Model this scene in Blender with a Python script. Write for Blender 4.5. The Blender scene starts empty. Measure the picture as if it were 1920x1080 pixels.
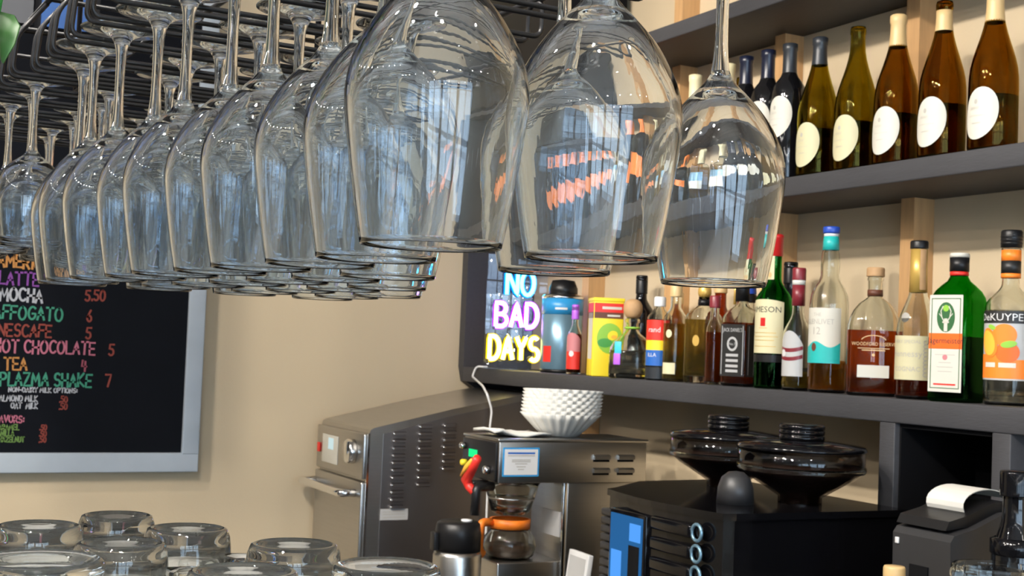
import bpy, bmesh, math, random
from mathutils import Vector, Matrix
random.seed(7)
R = math.radians
sc = bpy.context.scene
C = sc.collection

# ------------------------------------------------------------------ camera, world, exposure
YAW, PITCH, ROLL = R(26.85), R(2.6), 0.042
w_ = Vector((math.sin(YAW) * math.cos(PITCH), math.cos(YAW) * math.cos(PITCH), math.sin(PITCH)))
r_ = Vector((math.cos(YAW), -math.sin(YAW), 0)); u_ = r_.cross(w_)
r2 = r_ * math.cos(ROLL) + u_ * math.sin(ROLL); u2 = -r_ * math.sin(ROLL) + u_ * math.cos(ROLL)
cd = bpy.data.cameras.new('camera'); cam = bpy.data.objects.new('camera', cd); C.objects.link(cam)
cam.matrix_world = Matrix(((r2.x, u2.x, -w_.x, 0), (r2.y, u2.y, -w_.y, 0), (r2.z, u2.z, -w_.z, 1.45), (0, 0, 0, 1)))
cd.sensor_width = 36; cd.lens = 36 * 2500 / 1920; cd.clip_start = .02
cd.dof.use_dof = True; cd.dof.focus_distance = .85; cd.dof.aperture_fstop = 42
sc.camera = cam
wd = bpy.data.worlds.new('sky'); sc.world = wd; wd.use_nodes = True
wd.node_tree.nodes['Background'].inputs[0].default_value = (.62, .80, 1.0, 1)
wd.node_tree.nodes['Background'].inputs[1].default_value = 9.0
sc.view_settings.view_transform = 'Standard'; sc.view_settings.look = 'None'
sc.view_settings.gamma = 1; sc.view_settings.use_curve_mapping = False
sc.view_settings.exposure = 0.0
cy = sc.cycles
cy.max_bounces = 20; cy.transmission_bounces = 20; cy.glossy_bounces = 6; cy.diffuse_bounces = 3; cy.transparent_max_bounces = 12
cy.caustics_reflective = False; cy.caustics_refractive = True; cy.sample_clamp_indirect = 4
LAMP = 1620.0

# ------------------------------------------------------------------ materials
def nmat(name):
    m = bpy.data.materials.new(name); m.use_nodes = True
    return m, m.node_tree.nodes, m.node_tree.links, m.node_tree.nodes['Principled BSDF']
def mat(name, col, rough=.5, metal=0, noise=0, scale=20, bump=0, bscale=60, coat=0, spec=.5, emit=None, es=0, stretch=None):
    m, n, l, b = nmat(name)
    c = (*col, 1)
    b.inputs['Base Color'].default_value = c; b.inputs['Roughness'].default_value = rough
    b.inputs['Metallic'].default_value = metal; b.inputs['Specular IOR Level'].default_value = spec
    b.inputs['Coat Weight'].default_value = coat
    if noise or bump:
        tc = n.new('ShaderNodeTexCoord'); src = tc.outputs['Object']
        if stretch:
            mp = n.new('ShaderNodeMapping'); mp.inputs['Scale'].default_value = stretch
            l.new(src, mp.inputs[0]); src = mp.outputs[0]
    if noise:
        t = n.new('ShaderNodeTexNoise'); t.inputs['Scale'].default_value = scale; t.inputs['Detail'].default_value = 4
        l.new(src, t.inputs['Vector'])
        mx = n.new('ShaderNodeMix'); mx.data_type = 'RGBA'
        mx.inputs[6].default_value = tuple(x * (1 - noise) for x in col) + (1,)
        mx.inputs[7].default_value = tuple(min(1, x * (1 + noise)) for x in col) + (1,)
        l.new(t.outputs[0], mx.inputs[0]); l.new(mx.outputs[2], b.inputs['Base Color'])
    if bump:
        t2 = n.new('ShaderNodeTexNoise'); t2.inputs['Scale'].default_value = bscale; t2.inputs['Detail'].default_value = 5
        l.new(src, t2.inputs['Vector'])
        bp = n.new('ShaderNodeBump'); bp.inputs['Strength'].default_value = bump; bp.inputs['Distance'].default_value = .002
        l.new(t2.outputs[0], bp.inputs['Height']); l.new(bp.outputs[0], b.inputs['Normal'])
    if emit:
        b.inputs['Emission Color'].default_value = (*emit, 1); b.inputs['Emission Strength'].default_value = es
    return m
def glass(name, col=(1, 1, 1), ior=1.5, rough=0, wavy=0):
    m, n, l, b = nmat(name); n.remove(b)
    g = n.new('ShaderNodeBsdfGlass'); g.inputs['Color'].default_value = (*col, 1); g.inputs['IOR'].default_value = ior
    g.inputs['Roughness'].default_value = rough
    if wavy:
        tc = n.new('ShaderNodeTexCoord'); mp = n.new('ShaderNodeMapping'); mp.inputs['Scale'].default_value = (1, 1, .22); l.new(tc.outputs['Object'], mp.inputs[0])
        t = n.new('ShaderNodeTexNoise'); t.inputs['Scale'].default_value = 110; t.inputs['Detail'].default_value = 2; l.new(mp.outputs[0], t.inputs['Vector'])
        bp = n.new('ShaderNodeBump'); bp.inputs['Strength'].default_value = wavy; bp.inputs['Distance'].default_value = .001; l.new(t.outputs[0], bp.inputs['Height']); l.new(bp.outputs[0], g.inputs['Normal'])
    l.new(g.outputs[0], n['Material Output'].inputs[0]); return m
def pane_mat(name, tint=(1, 1, 1), k=.08):
    m, n, l, b = nmat(name); n.remove(b)
    t = n.new('ShaderNodeBsdfTransparent'); t.inputs[0].default_value = (*tint, 1)
    g = n.new('ShaderNodeBsdfGlossy'); g.inputs['Roughness'].default_value = .02
    x = n.new('ShaderNodeMixShader'); x.inputs[0].default_value = k
    l.new(t.outputs[0], x.inputs[1]); l.new(g.outputs[0], x.inputs[2]); l.new(x.outputs[0], n['Material Output'].inputs[0]); return m
def emis(name, col, s):
    m, n, l, b = nmat(name); n.remove(b)
    e = n.new('ShaderNodeEmission'); e.inputs[0].default_value = (*col, 1); e.inputs[1].default_value = s
    l.new(e.outputs[0], n['Material Output'].inputs[0]); return m

def thin(name, col=(1, 1, 1), ior=1.45):          # thin-walled glass or plastic: straight-through tint plus Fresnel gloss
    m, n, l, b = nmat(name); n.remove(b)
    t = n.new('ShaderNodeBsdfTransparent'); t.inputs[0].default_value = (*col, 1)
    g = n.new('ShaderNodeBsdfGlossy'); g.inputs['Roughness'].default_value = .03
    lw = n.new('ShaderNodeLayerWeight'); p = n.new('ShaderNodeMath'); p.operation = 'POWER'; p.inputs[1].default_value = 4; l.new(lw.outputs['Facing'], p.inputs[0])
    ma = n.new('ShaderNodeMath'); ma.operation = 'MULTIPLY_ADD'; ma.inputs[1].default_value = .6; ma.inputs[2].default_value = ((ior - 1) / (ior + 1)) ** 2; l.new(p.outputs[0], ma.inputs[0])
    lw.inputs[0].default_value = .5
    x = n.new('ShaderNodeMixShader'); l.new(ma.outputs[0], x.inputs[0])
    l.new(t.outputs[0], x.inputs[1]); l.new(g.outputs[0], x.inputs[2]); l.new(x.outputs[0], n['Material Output'].inputs[0]); return m
def liquid(name, col, k=.4, cloud=.18):                       # half refracted, half straight through, so that bottles cast tinted light
    m, n, l, b = nmat(name); n.remove(b)
    t = n.new('ShaderNodeBsdfTransparent'); t.inputs[0].default_value = (*col, 1)
    g = n.new('ShaderNodeBsdfGlass'); g.inputs['Color'].default_value = (*col, 1); g.inputs['IOR'].default_value = 1.34
    x = n.new('ShaderNodeMixShader'); x.inputs[0].default_value = k
    l.new(t.outputs[0], x.inputs[1]); l.new(g.outputs[0], x.inputs[2])
    tl = n.new('ShaderNodeBsdfTranslucent'); tl.inputs[0].default_value = (*col, 1)
    y = n.new('ShaderNodeMixShader'); y.inputs[0].default_value = cloud
    l.new(x.outputs[0], y.inputs[1]); l.new(tl.outputs[0], y.inputs[2]); l.new(y.outputs[0], n['Material Output'].inputs[0]); return m
M = {}
M['wall'] = mat('tan_wall_paint', (.57, .455, .30), .75, noise=.04, scale=3, bump=.15, bscale=180)
M['wall_far'] = mat('cool_grey_wall_paint', (.20, .205, .21), .8, noise=.04, scale=3)
M['ceiling'] = mat('pale_grey_ceiling_paint', (.45, .45, .46), .8, noise=.1, scale=6)
M['floor'] = mat('grey_floor', (.14, .13, .12), .5, noise=.15, scale=5)
M['shelf'] = mat('charcoal_painted_wood', (.048, .048, .053), .55, spec=.35, noise=.16, scale=14, bump=.25, bscale=50, stretch=(8, 1, 8))
M['shelf_dark'] = mat('black_panel', (.006, .006, .007), .8, spec=.1)
M['stud'] = mat('pine_stud', (.52, .30, .13), .6, noise=.22, scale=12, stretch=(10, 10, .8))
M['black_wire'] = mat('black_coated_wire', (.006, .006, .007), .35, spec=.35)
M['glass'] = glass('clear_wine_glass', (.968, .986, 1.0), 1.5, wavy=.05)
M['mug_glass'] = glass('clear_mug_glass', (.98, .985, .98), 1.5, wavy=.2)
M['steel'] = mat('brushed_steel', (.50, .485, .46), .30, 1, noise=.10, scale=8, stretch=(1, 1, 60))
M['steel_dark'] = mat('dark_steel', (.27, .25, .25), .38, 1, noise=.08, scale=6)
M['chrome'] = mat('chrome', (.85, .85, .85), .12, 1)
M['blackp'] = mat('black_plastic', (.008, .008, .009), .38, spec=.35)
M['blackg'] = mat('black_gloss_plastic', (.004, .004, .005), .10, spec=.3)
M['blackm'] = mat('black_matte', (.006, .006, .007), .85, spec=.12)
M['greyp'] = mat('graphite_plastic', (.028, .028, .03), .42)
M['chalk'] = mat('chalkboard', (.006, .007, .010), .9, noise=.3, scale=6, spec=.12)
M['chalk_frame'] = mat('whitewashed_wood_frame', (.42, .47, .52), .7, noise=.12, scale=10, stretch=(1, 1, 1))
M['counter'] = mat('dark_counter', (.05, .05, .052), .35, noise=.2, scale=40)
M['cabinet'] = mat('charcoal_cabinet', (.05, .05, .055), .55)
M['bartop'] = mat('pale_stone_bar_top', (.62, .62, .60), .3, noise=.12, scale=8)
M['paper'] = mat('white_paper', (.62, .61, .57), .8, bump=.1, bscale=80)
M['cream'] = mat('cream_label_paper', (.62, .57, .36), .6, noise=.03)
M['offwhite'] = mat('offwhite_label_paper', (.60, .58, .51), .6, noise=.03)
M['yellowlab'] = mat('pale_yellow_label_paper', (.56, .52, .33), .6, noise=.03)
M['white'] = mat('white_print', (.66, .66, .66), .5)
M['ink'] = mat('dark_ink', (.03, .03, .03), .5)
M['greyink'] = mat('grey_ink', (.42, .40, .36), .5)
M['silverink'] = mat('silver_ink', (.45, .45, .45), .4)
def C_(n, c, r=.4, **k): M[n] = mat(n, c, r, **k)
C_('red_foil', (.55, .02, .02), .3); C_('navy_foil', (.006, .009, .026), .3); C_('slate_foil', (.018, .022, .028), .38)
C_('tan_foil', (.62, .43, .20), .42); C_('cream_foil', (.70, .62, .38), .4); C_('orange_foil', (.80, .20, .03), .45)
C_('orange', (.90, .22, .02), .45); C_('deep_orange', (.85, .13, .01), .45); C_('teal', (.02, .42, .40), .4); C_('royal_blue', (.02, .07, .42), .35)
C_('gold', (.62, .40, .10), .35, metal=.4); C_('burgundy_foil', (.20, .02, .03), .35); C_('red', (.70, .03, .02), .45); C_('yellow', (.85, .66, .03), .45)
C_('green', (.06, .30, .06), .45); C_('lime', (.25, .5, .05), .45); C_('blue', (.02, .12, .45), .4); C_('sky_blue', (.03, .28, .60), .35)
C_('steel_blue', (.22, .38, .50), .3, metal=.6); C_('cork', (.45, .27, .13), .7, noise=.2, scale=60); C_('brown_print', (.12, .04, .02), .5)
C_('pink', (.55, .20, .22), .45); C_('dark_green', (.03, .12, .04), .4); C_('orange_light', (.95, .45, .05), .4); C_('black_label', (.012, .012, .012), .45)
C_('cord_white', (.75, .75, .75), .45); C_('leaf', (.03, .10, .02), .45, noise=.3, scale=30); C_('leaf2', (.09, .19, .05), .45, noise=.3, scale=30)
C_('terracotta', (.35, .14, .07), .7); C_('bean', (.085, .045, .026), .5, bump=1, bscale=130); C_('amberlab', (.45, .15, .03), .4)
C_('lilac', (.45, .12, .75), .4); C_('aqua', (.05, .50, .75), .4)
M['g_clear'] = glass('clear_bottle_glass', (.96, .97, .95), 1.45)
M['g_green'] = glass('green_bottle_glass', (.22, .66, .26), 1.45)
M['g_jgreen'] = glass('bright_green_bottle_glass', (.18, .66, .18), 1.45)
M['g_amber'] = glass('olive_amber_bottle_glass', (.63, .47, .14), 1.45)
M['g_olive'] = glass('olive_bottle_glass', (.64, .57, .15), 1.45)
M['g_dark'] = mat('dark_wine_bottle_glass', (.004, .004, .005), .05, spec=.6)
M['g_smoke'] = thin('smoky_hopper_plastic', (.62, .60, .60), 1.6)
M['g_thin'] = thin('thin_clear_bottle_glass', (.95, .96, .94), 1.5)
M['l_whisky'] = liquid('amber_whisky', (.92, .55, .12))
M['l_gold'] = liquid('gold_tequila', (.95, .80, .35))
M['l_bourbon'] = liquid('deep_red_bourbon', (.80, .30, .06))
M['l_cognac'] = liquid('brown_cognac', (.62, .20, .06))
M['l_dark'] = glass('dark_liqueur', (.06, .05, .01), 1.36)
M['l_wine'] = glass('white_wine', (.75, .60, .18), 1.36)
M['l_clear'] = liquid('clear_spirit', (.97, .97, .94), .7, 0)
M['l_orange'] = liquid('orange_spirit', (.85, .35, .10))

# ------------------------------------------------------------------ mesh helpers
def tag(o, label=None, cat=None, group=None, kind=None):
    if label: o['label'] = label
    if cat: o['category'] = cat
    if group: o['group'] = group
    if kind: o['kind'] = kind
    return o
def thing(name, label, cat, loc=(0, 0, 0), rz=0, group=None):
    o = bpy.data.objects.new(name, None); C.objects.link(o); o.empty_display_size = .02
    o.location = loc; o.rotation_euler = (0, 0, rz); return tag(o, label, cat, group)
class MB:
    def __init__(s): s.v = []; s.f = []; s.sm = []
    def add(s, v, f, smooth=True):
        k = len(s.v); s.v += [tuple(p) for p in v]; s.f += [tuple(i + k for i in q) for q in f]; s.sm += [smooth] * len(f); return s
    def box(s, x0, x1, y0, y1, z0, z1, bev=0, seg=2):
        bm = bmesh.new(); bmesh.ops.create_cube(bm, size=1)
        for v in bm.verts: v.co = ((x0 + x1) / 2 + v.co.x * (x1 - x0), (y0 + y1) / 2 + v.co.y * (y1 - y0), (z0 + z1) / 2 + v.co.z * (z1 - z0))
        if bev: bmesh.ops.bevel(bm, geom=list(bm.edges), offset=bev, segments=seg, affect='EDGES', profile=.6)
        bm.verts.index_update()
        s.add([v.co[:] for v in bm.verts], [[v.index for v in f.verts] for f in bm.faces], bool(bev)); bm.free(); return s
    def lathe(s, prof, seg=32, cx=0, cy=0, cz=0, sx=1, sy=1, n=2, smooth=True):
        V = []; F = []; rows = []
        for p in prof:
            r, z = p[0], p[1]; ex = p[2] if len(p) > 2 else n
            if r < 1e-6: rows.append([len(V)]); V.append((cx, cy, cz + z)); continue
            row = []
            for i in range(seg):
                a = 2 * math.pi * i / seg; c, d = math.cos(a), math.sin(a)
                k = r / (abs(c) ** ex + abs(d) ** ex) ** (1 / ex)
                row.append(len(V)); V.append((cx + k * c * sx, cy + k * d * sy, cz + z))
            rows.append(row)
        for a, b in zip(rows, rows[1:]):
            if len(a) == 1 and len(b) == 1: continue
            for i in range(seg):
                j = (i + 1) % seg
                if len(a) == 1: F.append((a[0], b[j], b[i]))
                elif len(b) == 1: F.append((a[i], a[j], b[0]))
                else: F.append((a[i], a[j], b[j], b[i]))
        return s.add(V, F, smooth)
    def tube(s, pts, r, seg=8, closed=False):
        pts = [Vector(p) for p in pts]; V = []; F = []; n = len(pts); up = None
        for i, p in enumerate(pts):
            if closed: t = (pts[(i + 1) % n] - pts[i - 1])
            else: t = (pts[min(i + 1, n - 1)] - pts[max(i - 1, 0)])
            t = t.normalized()
            if up is None: up = t.orthogonal().normalized()
            up = (up - t * up.dot(t)); up = up.normalized() if up.length > 1e-6 else t.orthogonal().normalized()
            b = t.cross(up); rr = r[i] if isinstance(r, (list, tuple)) else r
            for k in range(seg):
                a = 2 * math.pi * k / seg; V.append(p + up * math.cos(a) * rr + b * math.sin(a) * rr)
        m = n if closed else n - 1
        for i in range(m):
            for k in range(seg):
                j = (i + 1) % n; q = (k + 1) % seg
                F.append((i * seg + k, i * seg + q, j * seg + q, j * seg + k))
        if not closed:
            F.append(tuple(range(seg))[::-1]); F.append(tuple((n - 1) * seg + k for k in range(seg)))
        return s.add(V, F)
    def prism(s, poly, axis, a, b, smooth=False):
        n = len(poly)
        def P(p, t): return {'x': (t, p[0], p[1]), 'y': (p[0], t, p[1]), 'z': (p[0], p[1], t)}[axis]
        V = [P(p, a) for p in poly] + [P(p, b) for p in poly]
        F = [tuple(range(n))[::-1], tuple(range(n, 2 * n))] + [(i, (i + 1) % n, n + (i + 1) % n, n + i) for i in range(n)]
        return s.add(V, F, smooth)
    def mesh(s, name, m):
        me = bpy.data.meshes.new(name); me.from_pydata(s.v, [], s.f); me.validate()
        if len(me.polygons) == len(s.sm): me.polygons.foreach_set('use_smooth', s.sm)
        bm = bmesh.new(); bm.from_mesh(me); bmesh.ops.recalc_face_normals(bm, faces=bm.faces); bm.to_mesh(me); bm.free()
        if m: me.materials.append(M[m] if isinstance(m, str) else m)
        return me
    def build(s, name, m, parent=None, loc=None, rot=None):
        o = bpy.data.objects.new(name, s.mesh(name, m)); C.objects.link(o)
        if any(s.sm) and not all(s.sm): pass
        if parent: o.parent = parent
        if loc: o.location = loc
        if rot: o.rotation_euler = rot
        return o
def box(name, m, parent, x0, x1, y0, y1, z0, z1, bev=0):
    return MB().box(x0, x1, y0, y1, z0, z1, bev).build(name, m, parent)
def lathe(name, m, parent, prof, seg=32, **k): return MB().lathe(prof, seg, **k).build(name, m, parent)
def tube(name, m, parent, pts, r, seg=8, closed=False): return MB().tube(pts, r, seg, closed).build(name, m, parent)
def struct(name, m, *b, bev=0):
    o = box(name, m, None, *b, bev=bev); o['kind'] = 'structure'; return o
def link(me, name, parent=None, loc=None):
    o = bpy.data.objects.new(name, me); C.objects.link(o); o.parent = parent
    if loc: o.location = loc
    return o

# ---- stroke alphabet (hand lettering, neon) ----
def arc(cx, cy, rx, ry, a0, a1, n=8):
    return [(cx + rx * math.cos(R(a0 + (a1 - a0) * i / n)), cy + ry * math.sin(R(a0 + (a1 - a0) * i / n))) for i in range(n + 1)]
G = {
 'A': [[(0, 0), (.3, 1), (.6, 0)], [(.12, .36), (.48, .36)]],
 'B': [[(0, 0), (0, 1)] + arc(.25, .76, .27, .24, 90, -90) + [(0, .52)], [(0, .52)] + arc(.28, .26, .3, .26, 90, -90) + [(0, 0)]],
 'C': [arc(.34, .5, .34, .5, 50, 310, 12)],
 'D': [[(0, 0), (0, 1)] + arc(.2, .5, .4, .5, 90, -90, 12) + [(0, 0)]],
 'E': [[(.5, 1), (0, 1), (0, 0), (.5, 0)], [(0, .5), (.42, .5)]],
 'F': [[(.5, 1), (0, 1), (0, 0)], [(0, .52), (.42, .52)]],
 'G': [arc(.34, .5, .34, .5, 50, 330, 12) + [(.64, .45), (.38, .45)]],
 'H': [[(0, 0), (0, 1)], [(.55, 0), (.55, 1)], [(0, .5), (.55, .5)]],
 'I': [[(.1, 0), (.1, 1)]],
 'K': [[(0, 0), (0, 1)], [(.52, 1), (0, .45), (.55, 0)]],
 'L': [[(0, 1), (0, 0), (.46, 0)]],
 'M': [[(0, 0), (.06, 1), (.36, .3), (.66, 1), (.72, 0)]],
 'N': [[(0, 0), (0, 1), (.56, 0), (.56, 1)]],
 'O': [arc(.33, .5, .33, .5, 90, 450, 16)],
 'P': [[(0, 0), (0, 1)] + arc(.27, .74, .27, .26, 90, -90) + [(0, .48)]],
 'R': [[(0, 0), (0, 1)] + arc(.26, .74, .26, .26, 90, -90) + [(0, .48)], [(.2, .48), (.54, 0)]],
 'S': [arc(.28, .74, .25, .26, 40, 250, 10) + arc(.28, .25, .27, .25, 80, -140, 10)],
 'T': [[(0, 1), (.6, 1)], [(.3, 1), (.3, 0)]],
 'U': [[(0, 1), (0, .3)] + arc(.27, .28, .27, .28, 180, 360) + [(.54, 1)]],
 'V': [[(0, 1), (.3, 0), (.6, 1)]],
 'Y': [[(0, 1), (.3, .5), (.6, 1)], [(.3, .5), (.3, 0)]],
 'Z': [[(0, 1), (.54, 1), (0, 0), (.56, 0)]],
 '0': [arc(.27, .5, .27, .5, 90, 450, 14)], '1': [[(.1, .8), (.25, 1), (.25, 0)]],
 '4': [[(.1, 1), (.02, .45), (.5, .45)], [(.42, .9), (.36, 0)]],
 '5': [[(.5, 1), (.08, 1), (.05, .58)] + arc(.24, .3, .26, .3, 110, -140, 10)],
 '6': [[(.42, 1), (.12, .5)] + arc(.27, .27, .22, .27, 150, 510, 12)],
 '7': [[(0, 1), (.52, 1), (.2, 0)]], ':': [[(.1, .2), (.1, .28)], [(.1, .6), (.1, .68)]], '.': [[(.08, 0), (.08, .08)]], '-': [[(.05, .45), (.4, .45)]],
}
def adv(c): return .42 if c == ' ' else (max(x for s in G[c] for x, y in s) + .22)
def twidth(t): return sum(adv(c) for c in t) - .22
def glyphs(t, h, x=0, y=0, jit=0, xs=1):
    out = []
    for c in t:
        if c != ' ':
            dj = random.uniform(-jit, jit); sl = random.uniform(-jit, jit)
            out.append([[(x + (px + sl * py) * h * xs, y + (py + dj) * h) for px, py in s] for s in G[c]])
        x += adv(c) * h * xs
    return out
def ribbon(mb, poly, wd, f):
    pts = []
    for a, b in zip(poly, poly[1:]):
        n = max(1, int(math.dist(a, b) / (wd * 2)))
        pts += [(a[0] + (b[0] - a[0]) * i / n, a[1] + (b[1] - a[1]) * i / n) for i in range(n)]
    pts.append(poly[-1])
    V = []
    for i, p in enumerate(pts):
        a = pts[max(0, i - 1)]; b = pts[min(len(pts) - 1, i + 1)]
        dx, dy = b[0] - a[0], b[1] - a[1]; L = math.hypot(dx, dy) or 1; dx /= L; dy /= L
        ex = -wd / 2 if i == 0 else (wd / 2 if i == len(pts) - 1 else 0)
        q = (p[0] + dx * ex, p[1] + dy * ex)
        V += [f(q[0] - dy * wd / 2, q[1] + dx * wd / 2), f(q[0] + dy * wd / 2, q[1] - dx * wd / 2)]
    mb.add(V, [(2 * i, 2 * i + 1, 2 * i + 3, 2 * i + 2) for i in range(len(pts) - 1)], False)
def word(name, m, parent, t, h, wd, f, x=0, y=0, jit=0, center=False, xs=1):
    mb = MB()
    if center: x -= twidth(t) * h * xs / 2
    for g in glyphs(t, h, x, y, jit, xs):
        for s in g: ribbon(mb, s, wd, f)
    return mb.build(name, m, parent)
_fc = {}
def ftext(name, m, parent, t, h, f, x=0, y=0, xs=1):      # printed lettering in the built-in font, mapped by f, centred on x
    if t not in _fc:
        cu = bpy.data.curves.new('t', 'FONT'); cu.body = t; cu.resolution_u = 2; o = bpy.data.objects.new('t', cu); C.objects.link(o)
        bpy.context.view_layer.update(); me = o.to_mesh()
        _fc[t] = ([tuple(v.co[:2]) for v in me.vertices], [tuple(p.vertices) for p in me.polygons]); o.to_mesh_clear()
        bpy.data.objects.remove(o); bpy.data.curves.remove(cu)
    V, F = _fc[t]
    wx = max(v[0] for v in V); k = h / .7
    return MB().add([f(x + (v[0] - wx / 2) * k * xs, y + v[1] * k) for v in V], F, False).build(name, m, parent)
# maps from label plane (s across, t up) to 3D in a bottle's own frame
def cyl(r, a0, off=.0004):
    def f(s, t, k=0): a = a0 + s / r; return ((r + off + k) * math.cos(a), (r + off + k) * math.sin(a), t)
    return f
def flat(dist, a0, off=.0004):
    n = (math.cos(a0), math.sin(a0)); tg = (-n[1], n[0])
    def f(s, t, k=0): d = dist + off + k; return (n[0] * d + tg[0] * s, n[1] * d + tg[1] * s, t)
    return f
def lift(f, k): return lambda s, t: f(s, t, k)
def strip(name, m, parent, f, s0, s1, lo, hi, N=18):
    V = []
    for i in range(N + 1):
        s = s0 + (s1 - s0) * i / N; u = -1 + 2 * i / N
        a = lo(u) if callable(lo) else lo; b = hi(u) if callable(hi) else hi
        V += [f(s, a), f(s, (a + b) / 2), f(s, b)]
    F = []
    for i in range(N):
        k = 3 * i; F += [(k, k + 3, k + 4, k + 1), (k + 1, k + 4, k + 5, k + 2)]
    return MB().add(V, F, False).build(name, m, parent)
def disc(name, m, parent, f, cx, cy, rx, ry, tilt=0, N=24):
    V = [f(cx, cy)]; c, d = math.cos(tilt), math.sin(tilt); K = 8 if rx > .012 else 3
    for q in range(1, K + 1):
        for i in range(N):
            a = 2 * math.pi * i / N; x, y = rx * q / K * math.cos(a), ry * q / K * math.sin(a)
            V.append(f(cx + x * c - y * d, cy + x * d + y * c))
    F = [(0, 1 + i, 1 + (i + 1) % N) for i in range(N)]
    for q in range(K - 1): F += [(1 + q * N + i, 1 + q * N + N + i, 1 + q * N + N + (i + 1) % N, 1 + q * N + (i + 1) % N) for i in range(N)]
    return MB().add(V, F, False).build(name, m, parent)

# ------------------------------------------------------------------ the room
struct('floor', 'floor', -3.2, 2.2, -4.2, 4.0, -.20, -.15)
struct('ceiling', 'ceiling', -3.2, 2.2, -4.2, 4.0, 2.95, 3.0)
struct('wall_right', 'wall', 2.0, 2.1, -4.2, 3.93, -.15, 2.95)
struct('wall_back', 'wall', -3.2, 2.0, 3.83, 3.93, -.15, 2.95)
# left wall and the wall behind the camera: wide daylight windows
def windowed(name, axis, c0, c1, lo, hi, opens, z0, z1, n0):
    mb = MB()
    def bx(a, b, p, q): mb.box(*((c0, c1, a, b, p, q) if axis == 'x' else (a, b, c0, c1, p, q)))
    bx(lo, hi, -.15, z0); bx(lo, hi, z1, 2.95)
    e = [lo] + [k for o in opens for k in o] + [hi]
    for i in range(0, len(e), 2): bx(e[i], e[i + 1], z0, z1)
    w = mb.build(name, 'wall_far'); w['kind'] = 'structure'
    for i, (a, b) in enumerate(opens):
        fr = MB(); t = .05; cm = (c0 + c1) / 2
        def fb(a, b, p, q, m=fr): m.box(*((cm - .03, cm + .03, a, b, p, q) if axis == 'x' else (a, b, cm - .03, cm + .03, p, q)))
        fb(a, b, z0, z0 + t); fb(a, b, z1 - t, z1); fb(a, a + t, z0, z1); fb(b - t, b, z0, z1); fb((a + b) / 2 - t / 2, (a + b) / 2 + t / 2, z0, z1); fb(a, b, z1 - .65, z1 - .60); fb(a, b, z0 + .75, z0 + .80)
        f = fr.build('window_%d' % (n0 + i), 'blackp'); f['kind'] = 'structure'
        pm = MB(); g = .004
        pm.box(*((cm - g, cm + g, a + t, b - t, z0 + t, z1 - t) if axis == 'x' else (a + t, b - t, cm - g, cm + g, z0 + t, z1 - t)))
        pm.build('pane', M['pane'], f)
M['pane'] = pane_mat('window_pane', (.95, .97, .98), .06)
windowed('wall_left', 'x', -3.3, -3.2, -4.2, 3.93, [(-3.9, -3.2)], .7, 2.4, 1)
windowed('wall_front', 'y', -4.3, -4.2, -3.2, 2.1, [(-3.0, -1.4), (-1.25, .35), (.5, 2.0)], .2, 2.7, 2)

# ceiling spot lamps (cylindrical heads; the key row runs along the bar and is aimed at the back-bar shelves)
M['lamp'] = emis('lamp_disc', (1.0, .93, .84), LAMP)
M['lamp2'] = emis('lamp_disc_small', (1.0, .94, .86), LAMP * .4)
head_me = MB().lathe([(0, .11), (.040, .11), (.052, .10), (.055, .02), (.055, 0), (.050, 0), (.050, .056), (.0, .056)], 20).mesh('lamp_head', 'blackp')
disc_me = MB().lathe([(0, .048), (.044, .048)], 20).mesh('lamp_disc', 'lamp')
disc2_me = MB().lathe([(0, .048), (.040, .048)], 20).mesh('lamp_disc', 'lamp2')
stem_me = MB().lathe([(0, .16), (.008, .16), (.008, .09), (0, .09)], 8).mesh('lamp_stem', 'blackp')
def lamp(x, y, z, aim, label, group, dm):
    t = thing('spot_lamp', label, 'lamp', (x, y, z), 0, group)
    link(stem_me, 'stem', t)
    hd = link(head_me, 'lamp_head', t); link(dm, 'bulb_face', hd)
    d = (Vector(aim) - Vector((x, y, z))).normalized()
    hd.rotation_mode = 'QUATERNION'; hd.rotation_quaternion = (-d).to_track_quat('Z', 'Y')
ORD = ['first', 'second', 'third', 'fourth', 'fifth', 'sixth', 'seventh', 'eighth', 'ninth', 'tenth', 'eleventh', 'twelfth']
for i, y in enumerate((.6, 1.3, 2.0, 2.7)):
    lamp(-.38, y, 2.80, (1.9, y + .1, 1.75), ORD[i] + ' black ceiling spot lamp aimed at the bottle shelves', 'key row of ceiling spots', disc_me)
for (x, y), lb in (((-.95, 1.7), 'middle'), ((-.15, 1.55), 'bar-side'), ((-1.7, 1.9), 'window-side')):  # extra unseen spots, added to brighten the chalkboard wall
    lamp(x, y, 2.80, (x * .35 + 1.0, 3.8, 1.25), lb + ' black ceiling spot lamp aimed at the chalkboard wall', 'chalkboard wall spots', disc_me)
lamp(-.20, .85, 2.80, (.18, 1.0, 1.2), 'black ceiling spot lamp aimed at the upturned mugs', 'bar spots', disc_me)  # unseen spot added to light the bar and lift the dark mugs
lamp(.05, .35, 2.80, (.22, 1.0, 1.2), 'black ceiling spot lamp above the near end of the bar', 'bar spots', disc2_me)  # second added spot, also pointed at the mugs
k = 0
for x, y in ((-1.7, -1.2), (-.4, -1.6), (.9, -1.3), (-2.3, .6), (-1.5, 2.0), (.95, .2), (1.2, -2.6), (-.9, -3.0), (-2.4, -2.4), (.1, .15), (-1.0, .9), (.4, -.6)):
    lamp(x, y, 2.80, (x, y, 0), ORD[k] + ' black downlight on the ceiling of the room behind', 'room downlights', disc2_me); k += 1

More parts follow.
